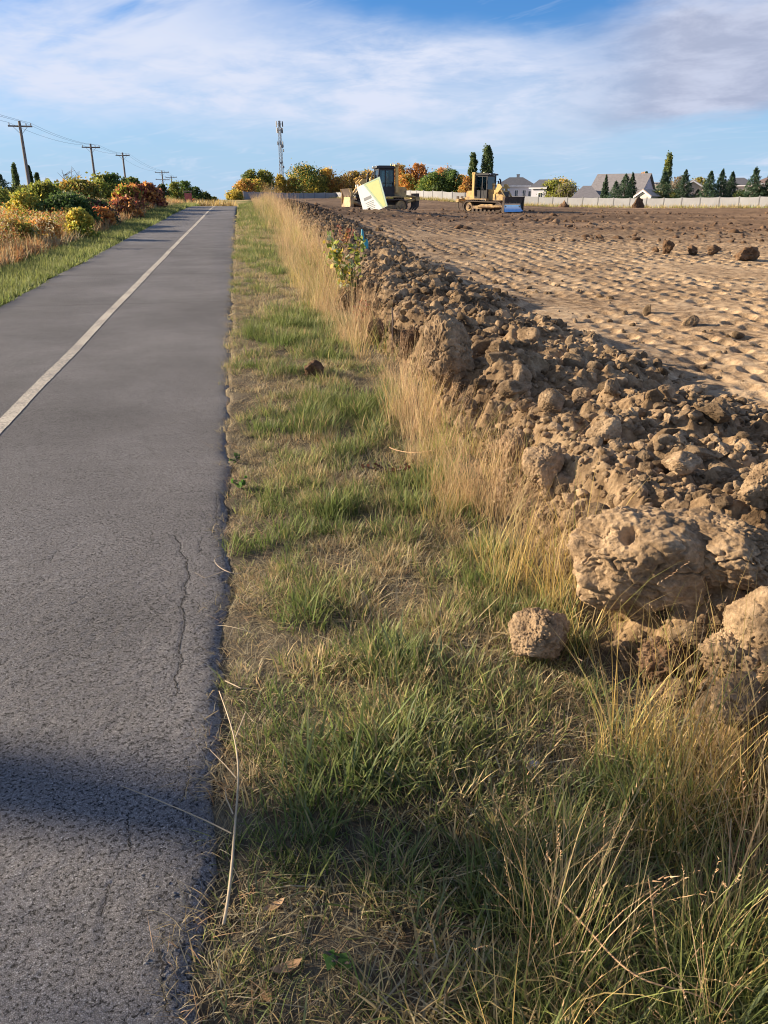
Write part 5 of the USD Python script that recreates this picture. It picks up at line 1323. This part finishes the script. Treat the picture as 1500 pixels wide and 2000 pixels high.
house('white house with dark hipped roof right behind the right bulldozer', 1006, 196, 74, 362, 345, 9, 'siding_white', 'shingle_dark', windows=[(.05, .62, .7, 1.3), (.45, .62, .7, 1.3), (.8, .6, 1.2, 1.1)], chimney=(.1, .6), ridge_span=.35)
house('white gabled house just right of the dark hipped roof', 1051, 190, 30, 366, 351, 9, 'siding_white', 'shingle_dark', kind='ridge', turn=-.45, windows=[(.3, .6, 1.0, 1.0)])
house('large house with a broad grey shingle roof in the centre of the houses', 1196, 176, 96, 384, 339, 13, 'siding_white', 'shingle_grey', kind='ridge', turn=-.30, windows=[(-.4, .5, 1.2, 1.0), (.1, .5, 1.6, 1.0)])
house('low grey hip roofed wing left of the large grey roof', 1145, 172, 52, 387, 362, 10, 'siding_beige', 'shingle_grey', windows=[(.4, .5, 1.2, .9), (-.2, .5, 1.2, .9)], ridge_span=.3)
house('small cream garden shed with a white trimmed gable over the fence', 1256, 156, 30, 382, 371, 3.2, 'siding_cream', 'shingle_beige', kind='gable_front', windows=[(-.15, .62, .7, .7)], name='garden_shed', cat='shed', over=.3, turn=-.5)
house('beige roofed house behind the broad spruce right of the shed', 1292, 188, 84, 369, 355, 10, 'siding_beige', 'shingle_beige', windows=[(.2, .6, 1.2, 1.2)], ridge_span=.4)
house('beige house in the gap between the shapely spruce and its neighbours', 1350, 184, 44, 367, 352, 9, 'siding_beige', 'shingle_beige', kind='gable_front', windows=[(.2, .55, 1.2, 1.2), (-.4, .55, 1.0, 1.2)])
house('white house with dark roof between the right spruces', 1436, 178, 56, 361, 346, 9, 'siding_white', 'shingle_dark', windows=[(.1, .6, 1.4, 1.2), (.65, .6, 1.0, 1.2)], ridge_span=.35)
house('pinkish beige house with brown roof at the right edge', 1504, 172, 60, 357, 344, 9, 'siding_pink', 'shingle_brown', windows=[(-.2, .6, 1.2, 1.2)], ridge_span=.3)

# ------------------------------------------------------------------ bulldozers
def oval(x0, x1, r0, r1, zc0, zc1, n=14):
    """Outline of a track: two wheels and the runs between them."""
    a = np.linspace(PI / 2, 3 * PI / 2, n); b = np.linspace(-PI / 2, PI / 2, n)
    return np.concatenate([np.column_stack([x0 + r0 * np.cos(a), zc0 + r0 * np.sin(a)]), np.column_stack([x1 + r1 * np.cos(b), zc1 + r1 * np.sin(b)])])


def bulldozer(label, loc, rz, blade_lift=0.0, edge='polished_steel', scale=None):
    T = thing('bulldozer', label, 'bulldozer', loc, rz, 'yellow bulldozers on the field', scale=scale)
    for s in (-1, 1):
        y0 = s * 0.98
        out = oval(-1.45, 1.35, .46, .42, .48, .44)
        inn = oval(-1.45, 1.35, .38, .34, .48, .44)
        from shapely.geometry import Polygon
        m = trimesh.creation.extrude_polygon(Polygon(out, [inn]), .56, engine='earcut')
        B = MB().add(m, np.array([[1, 0, 0, 0], [0, 0, -1, y0 + .28], [0, 1, 0, 0], [0, 0, 0, 1.0]]))
        per = np.concatenate([out, out[:1]]); cl = np.concatenate([[0], np.cumsum(np.linalg.norm(np.diff(per, axis=0), axis=1))])
        for t in np.arange(0, cl[-1], .19):                       # grouser bars
            k = min(np.searchsorted(cl, t, 'right') - 1, len(per) - 2); u = (t - cl[k]) / max(cl[k + 1] - cl[k], 1e-9)
            p = per[k] * (1 - u) + per[k + 1] * u; dv = per[k + 1] - per[k]; th = math.atan2(dv[1], dv[0])
            B.box((p[0], y0, p[1]), (.035, .56, .09), (0, -th, 0))
        tr = obj('track', B.mesh(), 'muddy_steel', T)
        sp = MB().cyl((-1.45, y0 - .2, .48), (-1.45, y0 + .2, .48), .36, None, 20).cyl((-1.45, y0 - .27, .48), (-1.45, y0 + .27, .48), .16, None, 12)
        obj('sprocket', sp.mesh(), 'machine_yellow', tr)
        obj('idler', MB().cyl((1.35, y0 - .2, .44), (1.35, y0 + .2, .44), .32, None, 20).mesh(), 'muddy_steel', tr)
        rl = MB()
        for xx in np.linspace(-1.0, .95, 6): rl.cyl((xx, y0 - .22, .20), (xx, y0 + .22, .20), .11, None, 12)
        obj('track_rollers', rl.mesh(), 'muddy_steel', tr)
        obj('track_frame', MB().box((-.05, y0, .42), (2.1, .36, .24)).box((.2, y0, .60), (1.2, .2, .14)).mesh(), 'machine_yellow', tr)
        obj('fender', MB().box((-.75, s * 1.0, 1.06), (1.9, .52, .07)).box((.25, s * 1.0, 1.0), (.07, .52, .16)).mesh(), 'machine_yellow', T)
        # push arm and lift cylinder of the blade
        obj('push_arm', MB().tube([(-.4, s * 1.36, .48), (1.2, s * 1.36, .46), (2.15, s * 1.2, .45 + blade_lift)], .11, 8).mesh(), 'machine_yellow', T)
        obj('lift_cylinder', MB().cyl((1.25, s * .62, 1.85), (1.65, s * .62, 1.25), .075, None, 10).cyl((1.65, s * .62, 1.25), (2.18, s * .62, .75 + blade_lift), .045, None, 8).mesh(), 'machine_yellow', T)
        obj('lift_bracket', MB().prism([(.75, 1.55), (1.05, 1.55), (1.45, 1.98), (1.2, 2.22), (.98, 2.22)], s * .62 - .10, s * .62 + .10).mesh(), 'machine_yellow', T)
        obj('side_panel', MB().box((.80, s * .535, 1.20), (1.30, .03, .50)).mesh(), 'machine_black' if s > 0 else 'machine_yellow', T)
        obj('headlight', MB().cyl((1.40, s * .38, 1.78), (1.50, s * .38, 1.78), .08, .09, 10).mesh(), 'sign_white', T)
    obj('chassis', MB().box((-.2, 0, .72), (3.1, 1.3, .50)).box((-1.55, 0, 1.0), (.5, 1.2, .5)).mesh(), 'muddy_steel', T)
    hood = MB().prism([(.02, .95), (1.42, .95), (1.46, 1.10), (1.44, 1.62), (1.36, 1.70), (.02, 1.82)], -.52, .52)
    obj('hood', hood.mesh(), 'machine_yellow', T)
    g = MB().box((1.475, 0, 1.32), (.03, .86, .62))
    for zz in np.linspace(1.06, 1.58, 7): g.box((1.50, 0, zz), (.03, .86, .03))
    obj('grille', g.mesh(), 'machine_black', T)
    obj('exhaust_stack', MB().cyl((.75, .28, 1.75), (.75, .28, 2.45), .065, None, 10).tube([(.75, .28, 2.45), (.73, .28, 2.55), (.62, .28, 2.62)], .06, 8).cyl((.75, .28, 1.85), (.75, .28, 2.2), .11, None, 10).mesh(), 'dark_steel', T)
    obj('air_cleaner', MB().cyl((.40, -.25, 1.78), (.40, -.25, 2.15), .10, None, 12).cyl((.40, -.25, 2.15), (.40, -.25, 2.27), .15, .12, 12).mesh(), 'machine_yellow', T)
    # cab
    cabx0, cabx1, cz0, cz1, hw = -1.02, .02, 1.10, 2.92, .72
    m = MB()
    for xx in (cabx0, cabx1):
        for s in (-1, 1): m.box((xx, s * hw, (cz0 + cz1) / 2), (.10, .10, cz1 - cz0))
    for s in (-1, 1): m.box(((cabx0 + cabx1) / 2, s * hw, 1.42), (cabx1 - cabx0, .08, .64)).box(((cabx0 + cabx1) / 2, s * hw, cz1 - .08), (cabx1 - cabx0, .08, .10)).box((-.42, s * hw, 2.3), (.07, .07, 1.2))
    for xx in (cabx0, cabx1): m.box((xx, 0, 1.42), (.08, 2 * hw, .64)).box((xx, 0, cz1 - .08), (.08, 2 * hw, .10))
    cab = obj('cab', m.mesh(), 'machine_black', T)
    obj('cab_roof', MB().box((-.50, 0, cz1 + .05), (1.42, 1.70, .12)).box((-.50, 0, cz1 + .13), (1.1, 1.35, .06)).mesh(), 'machine_black', T)
    for s in (-1, 1): obj('side_window', MB().box((-.50, s * (hw - .01), 2.28), (.94, .012, 1.06)).mesh(), 'cab_glass', cab)
    obj('windscreen', MB().box((cabx1 - .005, 0, 2.28), (.012, 1.34, 1.06)).mesh(), 'cab_glass', cab)
    obj('rear_window', MB().box((cabx0 + .005, 0, 2.28), (.012, 1.34, 1.06)).mesh(), 'cab_glass', cab)
    obj('seat', MB().box((-.58, 0, 1.42), (.5, .52, .14)).box((-.80, 0, 1.78), (.14, .52, .66), (0, -.15, 0)).mesh(), 'machine_black', T)
    # tank, rollover posts and ripper behind
    tank = MB().prism([(-1.95, 1.02), (-1.08, 1.02), (-1.08, 1.72), (-1.85, 1.72), (-1.98, 1.55)], -.66, .66)
    obj('fuel_tank', tank.mesh(), 'machine_yellow', T)
    for s in (-1, 1): obj('rollover_post', MB().box((-1.22, s * .80, 2.22), (.20, .16, 1.75)).mesh(), 'machine_yellow', T)
    obj('rollover_beam', MB().box((-1.22, 0, 3.05), (.30, 1.76, .17)).mesh(), 'machine_yellow', T)
    obj('ripper_beam', MB().box((-2.75, 0, .95), (.26, 1.7, .26)).mesh(), 'machine_yellow', T)
    for s in (-1, 1): obj('ripper_arm', MB().tube([(-1.8, s * .45, .62), (-2.7, s * .45, .90)], .085, 8).tube([(-1.85, s * .45, 1.15), (-2.75, s * .45, 1.05)], .065, 8).mesh(), 'machine_yellow', T)
    for yy in (-.72, 0, .72): obj('ripper_shank', MB().prism([(-2.86, 1.30), (-2.66, 1.30), (-2.66, .42), (-2.50, .20), (-2.62, .18), (-2.86, .45)], yy - .05, yy + .05).mesh(), 'muddy_steel', T)
    for s in (-1, 1):
        obj('handrail', MB().tube([(-1.0, s * .98, 1.1), (-1.0, s * .98, 1.95), (-.2, s * .98, 1.95), (-.05, s * .98, 1.1)], .025, 6).mesh(), 'machine_black', T)
        obj('mirror', MB().tube([(.02, s * .74, 2.4), (.18, s * .98, 2.45)], .018, 5).box((.18, s * 1.0, 2.36), (.04, .16, .28)).mesh(), 'machine_black', T)
        obj('work_light', MB().box((.16, s * .55, 3.0), (.10, .16, .12)).mesh(), 'sign_white', T)
        obj('hydraulic_hose', MB().tube([(.9, s * .45, 1.72), (1.15, s * .58, 1.95), (1.3, s * .66, 1.75), (1.5, s * .70, 1.4), (1.9, s * .6, 1.0)], .028, 6).mesh(), 'machine_black', T)
    obj('beacon', MB().cyl((-.9, .4, 3.06), (-.9, .4, 3.2), .07, .05, 10).mesh(), 'sign_lime', T)
    # blade: curved mouldboard, edge and end plates
    zz = np.linspace(0, 1, 12); prof = 2.30 - .24 * np.sin(zz * PI * .95) + .10 * zz
    zb = .06 + blade_lift + zz * 1.18
    front, back = list(zip(prof, zb)), list(zip(prof - .07, zb))
    bl = obj('blade', MB().prism(front + back[::-1], -1.75, 1.75).mesh(), 'muddy_steel', T)
    obj('blade_frame', MB().box((1.98, 0, .40 + blade_lift), (.14, 2.6, .22)).box((1.98, 0, .90 + blade_lift), (.14, 2.6, .18)).box((1.98, .62, .65 + blade_lift), (.14, .2, .7)).box((1.98, -.62, .65 + blade_lift), (.14, .2, .7)).mesh(), 'machine_yellow', bl)
    lo = [(p + .012, z_) for p, z_ in zip(prof[:7], zb[:7])]
    obj('cutting_edge', MB().prism(lo + [(p + .002, z_) for p, z_ in zip(prof[:7], zb[:7])][::-1], -1.76, 1.76).mesh(), edge, bl)
    for s in (-1, 1): obj('end_plate', MB().prism([(2.02, .06 + blade_lift), (2.28, .06 + blade_lift), (2.28, 1.0 + blade_lift), (2.36, 1.26 + blade_lift), (2.16, 1.24 + blade_lift)], s * 1.77 - .03, s * 1.77 + .03).mesh(), 'machine_yellow' if edge != 'polished_steel' else 'muddy_steel', bl)
    return T


xy = at(957, 71, 400)
bulldozer('yellow bulldozer on the right with its blade showing a blue steel edge', (xy[0], xy[1], min(float(zdirt(*xy)), float(zat(957, 415, 71)))), math.atan2(*(RT * math.cos(-.62) + np.array([math.sin(YAW), math.cos(YAW), 0]) * math.sin(-.62))[1::-1]))
xy = at(737, 66, 400)
hd = -RT * math.cos(.22) - np.array([math.sin(YAW), math.cos(YAW), 0]) * math.sin(.22)
bulldozer('yellow bulldozer half hidden behind the tilted notice sign', (xy[0], xy[1], min(float(zdirt(*xy)), float(zat(737, 416, 66)))), math.atan2(hd[1], hd[0]), blade_lift=.35, edge='machine_yellow', scale=1.12)

# ------------------------------------------------------------------ the tilted notice sign
def notice():
    d = 45.0; c = at(727, d, 385); zc = zat(727, 384, d)
    r = ray(727, 385); face = math.atan2(-r[0], r[1])
    zg = float(zdirt(*c))
    W, H, roll = 1.56, 1.54, math.radians(19)
    T = thing('notice_sign', 'white and lime green notice sign leaning over before the left bulldozer', 'notice sign', (c[0], c[1], zg), face - .58)
    zc -= zg
    def R(m):
        m = m.copy(); A_ = trimesh.transformations.rotation_matrix(-roll, (0, 1, 0)); A_[:3, 3] = (0, 0, zc); m.apply_transform(A_); return m
    obj('board', R(MB().box((0, 0, 0), (W, .04, H)).mesh()), 'sign_white', T)
    y = -.024
    obj('mint_border', R(MB().prism([(W / 2 - .09, -H / 2), (W / 2, -H / 2), (W / 2, H / 2), (-.28, H / 2), (-.20, H / 2 - .05), (W / 2 - .09, H / 2 - .08)], y - .002, y + .003).mesh()), 'sign_mint', T)
    obj('lime_wedge', R(MB().prism([(-.20, H / 2 - .06), (W / 2 - .10, H / 2 - .09), (W / 2 - .10, -H / 2 + .04), (W / 2 - .26, -H / 2 + .04)], y - .004, y + .003).mesh()), 'sign_lime', T)
    obj('grey_stripe', R(MB().prism([(-.34, H / 2 - .02), (-.24, H / 2 - .02), (W / 2 - .26, -H / 2 + .02), (W / 2 - .36, -H / 2 + .02)], y - .003, y + .003).mesh()), 'sign_mint', T)
    obj('title_bar', R(MB().box((-.30, y, .02), (.50, .006, .15)).mesh()), 'sign_grey', T)
    for k in range(5): obj('print_line', R(MB().box((-.24 + .02 * (k % 2), y, -.20 - .09 * k), (.55 - .05 * (k % 3), .005, .025)).mesh()), 'sign_grey', T)
    for xx in (-W / 2 + .12, W / 2 - .12):
        A_ = np.array([xx, .06, H / 2 - .1]); m = MB().box((xx, .065, -.06), (.09, .09, H - .1)); m = R(m.mesh())
        bx = xx * math.cos(roll) - (-H / 2) * -math.sin(roll) * 0
        lo = trimesh.transformations.rotation_matrix(-roll, (0, 1, 0))[:3, :3] @ np.array([xx, .065, -H / 2]) + [0, 0, zc]
        leg = MB().tube([lo, (lo[0] - (zc - H / 2) * .28 * (1 if xx > 0 else .3), lo[1] + .1, -.3)], .05, 6).mesh()
        obj('post', trimesh.util.concatenate([m, leg]), 'timber', T)
notice()

# small red sign at the crest
def red_sign():
    d = 60; xy = at(368, d, 390); z0 = float(zland(*xy)); H = zat(368, 373, d) - z0
    r = ray(368, 385)
    T = thing('park_sign', 'small red brown sign on two posts beside the crest of the path', 'sign', (xy[0], xy[1], z0), math.atan2(-r[0], r[1]))
    for s in (-1, 1): obj('post', MB().box((s * .2, 0, H / 2 - .2), (.09, .09, H + .2)).mesh(), 'timber', T)
    obj('board', MB().box((0, -.05, H - .35), (.50, .04, .42)).mesh(), 'sign_red', T)
    obj('cap', MB().box((0, 0, H - .02), (.62, .14, .06)).mesh(), 'timber', T)
red_sign()

# ------------------------------------------------------------------ small things near by
p = ground_at(712, 489, zdirt)
T = thing('marker_stake', 'teal plastic marker stake standing at the edge of the field', 'marker stake', p - [0, 0, .06], .3)
for k, (x0, hgt, a) in enumerate(((-.020, .42, .10), (.035, .25, -.2))):
    w_ = (.030, .034)[k]
    v = MB().prism([(-w_, 0), (w_, 0), (w_ * .85, hgt * .75), (w_ * .2, hgt), (-w_ * .5, hgt), (-w_, hgt * .8)], -.006, .006).mesh()
    A_ = trimesh.transformations.euler_matrix(0, (-.05, .05)[k], a); A_[:3, 3] = (x0, 0, 0); v.apply_transform(A_)
    obj('blade', v, 'teal_plastic', T)

p = ground_at(766, 668, zdirt); d = math.hypot(p[0], p[1]); ztop = zat(766, 600, d)
o = obj('steel_pin', MB().tube([(0, 0, -.15), (.004, 0, .2), (-.004, .0, ztop - p[2])], .007, 6).mesh(), 'rusty_rod'); place(o, p); tag(o, 'thin dark steel pin standing in the hollow behind the tall grass', 'pin')

def leafy(name, label, cat, p, h, w, n, cols, leaf, seed, stems=5):
    rng = np.random.default_rng(seed)
    T = thing(name, label, cat, p)
    P, col = [], []
    for s in range(stems):
        a = rng.random() * 6.28; e = np.array([math.cos(a) * w / 2 * rng.uniform(.3, 1), math.sin(a) * w / 2 * rng.uniform(.3, 1), h * rng.uniform(.6, 1)])
        pts = np.array([np.zeros(3), e * [.35, .35, .5], e]); obj('stem', MB().tube(pts, [.008, .006, .002], 5).mesh(), 'bark', T)
        t = rng.uniform(.25, 1.05, n // stems)
        q = np.array([np.interp(t, [0, .5, 1], pts[:, k]) for k in range(3)]).T + rng.normal(0, .06 * h, (len(t), 3))
        P.append(q)
    P = np.concatenate(P); P[:, 2] = np.maximum(P[:, 2], .02)
    cc = np.array(cols); col = cc[rng.integers(0, len(cc), len(P))] * rng.uniform(.75, 1.25, (len(P), 1))
    v, f, c = leaf_quads(P, leaf, col, rng, asp=1.25)
    obj('foliage', (v, f), 'leaves', T, tone=c)
leafy('young_poplar', 'young poplar with yellow and green leaves at the edge of the bank', 'sapling', ground_at(684, 575, zdirt, .05), .80, .55, 300, LEAF['lime'] + LEAF['green'] + LEAF['yellow'][:1] + [(.30, .33, .22)], .055, 1)
leafy('red_weed', 'low plant with reddish leaves below the young poplar', 'weed', ground_at(702, 640, zdirt, .03), .34, .40, 130, LEAF['red'] + LEAF['brown'] + [(.36, .13, .07)], .04, 2)
leafy('red_weed', 'small reddish plant behind the young poplar', 'weed', ground_at(672, 480, zdirt, .05), .4, .5, 90, LEAF['red'] + LEAF['gold'], .05, 3)
leafy('brown_weed', 'dark red brown dead weed lying in the verge beside the tall grass', 'weed', ground_at(755, 925, zverge), .07, .34, 150, [(.10, .035, .022), (.14, .06, .035)], .018, 4, stems=7)
leafy('green_weed', 'little broad leaved green weed near the path edge at the bottom', 'weed', ground_at(668, 1885, zverge), .06, .10, 12, [(.10, .19, .05), (.13, .23, .06)], .03, 5, stems=3)
leafy('green_weed', 'bright green weed growing out from under the asphalt edge', 'weed', ground_at(468, 955, zverge), .07, .13, 40, [(.10, .20, .04)], .022, 6, stems=4)
leafy('green_weed', 'small green weed at the asphalt edge behind the bright one', 'weed', ground_at(463, 905, zverge), .06, .12, 30, [(.11, .19, .05)], .022, 7, stems=4)

def stalk(label, pix, r0, lift, fn=zverge, col='straw_stalk', sub=(), name='dry_stalk'):
    """A dead stem lying where the photograph shows it: pix are points along it, lift their heights over the ground."""
    P = []
    for (px, py), l in zip(pix, lift): P.append(ground_at(px, py, fn, l) + [0, 0, l])
    P = np.array(P); o = P[0].copy()
    t = np.linspace(0, len(P) - 1, len(P) * 5); Q = np.array([CubicSpline(np.arange(len(P)), P[:, k])(t) for k in range(3)]).T - o
    T = thing(name, label, 'dry stalk', o)
    obj('stem', MB().tube(Q, np.linspace(r0, r0 * .35, len(Q)), 6).mesh(), col, T, smooth=True)
    for pix2, l2 in sub:
        S = np.array([ground_at(px, py, fn, l) + [0, 0, l] for (px, py), l in zip(pix2, l2)]) - o
        obj('twig', MB().tube(S, np.linspace(r0 * .5, r0 * .2, len(S)), 5).mesh(), col, T)
plain('straw_stalk', (.40, .315, .20), .7, var=.2, scale=30)
plain('tan_stalk', (.40, .25, .13), .7, var=.2, scale=30)
vp = lambda x, y: np.maximum(zverge(x, y), zpath(y) + .004)
stalk('long pale dry stem lying along the broken edge of the asphalt', [(437, 1805), (452, 1700), (460, 1600), (465, 1500), (452, 1420), (428, 1350)], .0042, [.02, .03, .04, .05, .05, .06], vp,
      sub=[([(452, 1628), (405, 1605), (350, 1580), (290, 1556), (235, 1535)], [.04, .03, .02, .02, .015]), ([(462, 1520), (440, 1495), (410, 1465)], [.05, .05, .04]), ([(460, 1440), (480, 1390), (495, 1410)], [.05, .06, .05]), ([(455, 1590), (442, 1560), (440, 1540)], [.05, .06, .06]), ([(440, 1330), (470, 1345), (490, 1345)], [.05, .05, .04])], col='straw_stalk')
stalk('thin pale stem bent across the gap at the asphalt edge', [(490, 1235), (455, 1225), (425, 1222)], .0016, [.04, .05, .03], vp, sub=[([(455, 1225), (440, 1265), (430, 1290)], [.05, .05, .04])])
stalk('wiry dry stem curling over the asphalt edge in the middle', [(470, 1120), (440, 1115), (420, 1098), (432, 1085)], .0018, [.03, .05, .04, .04], vp, sub=[([(440, 1115), (400, 1130), (380, 1118)], [.04, .02, .02])])
stalk('thick orange dry stem lying across the bottom right of the grass', [(1075, 1745), (1160, 1830), (1240, 1905), (1330, 1935), (1430, 1985)], .0030, [.10, .14, .16, .15, .12], zverge, 'tan_stalk',
      sub=[([(1240, 1905), (1300, 1890), (1400, 1960)], [.15, .17, .13]), ([(1240, 1900), (1236, 1915), (1250, 1930)], [.15, .15, .13])])
stalk('straight thick dry stem standing up in the bottom right grass', [(1290, 1920), (1280, 1820), (1266, 1712)], .0042, [.02, .10, .20], zverge, 'tan_stalk')
stalk('second upright dry stem near the right edge of the bottom grass', [(1425, 1800), (1424, 1700), (1428, 1600)], .0030, [.02, .14, .26], zverge, 'straw_stalk')
stalk('pale dry stem lying across the tall grass beside the dirt bank', [(760, 874), (800, 884), (845, 880), (890, 864)], .0026, [.05, .09, .13, .17], zverge, 'tan_stalk')

def curled_leaf(label, px, py, s, rz, col):
    u = np.linspace(-1, 1, 9); w = np.linspace(-1, 1, 5)
    U, W_ = np.meshgrid(u, w, indexing='ij')
    wid = .34 * (1 - U ** 2) ** .7 + .01
    v = np.stack([U * s * .5, W_ * wid * s * .5, s * (.10 + .18 * U ** 2 + .22 * (W_ * wid) ** 2)], -1).reshape(-1, 3)
    o = obj('dead_leaf', (v, grid_faces(9, 5)), col, None, smooth=True); place(o, ground_at(px, py, zverge) + [0, 0, .008], rz); tag(o, label, 'dead leaf')
plain('leaf_brown', (.36, .21, .10), .7, var=.25, scale=40)
curled_leaf('curled brown dead leaf on the bare soil at the bottom left of the grass', 560, 1900, .075, .2, 'leaf_brown')
curled_leaf('second curled brown leaf, below and left of the first', 520, 1950, .06, 1.9, 'leaf_brown')
curled_leaf('narrow dry leaf upright between soil and grass at the bottom', 535, 1780, .06, .4, 'tan_stalk')
v, f = clod(77, 4, (1, .8, .6), 8, .1, .02)
o = obj('stone', (v * .022, f), 'pale_stone', None, smooth=True); place(o, ground_at(1036, 1499, zverge) + [0, 0, .012]); tag(o, 'small pale grey stone lying in the grass', 'stone')
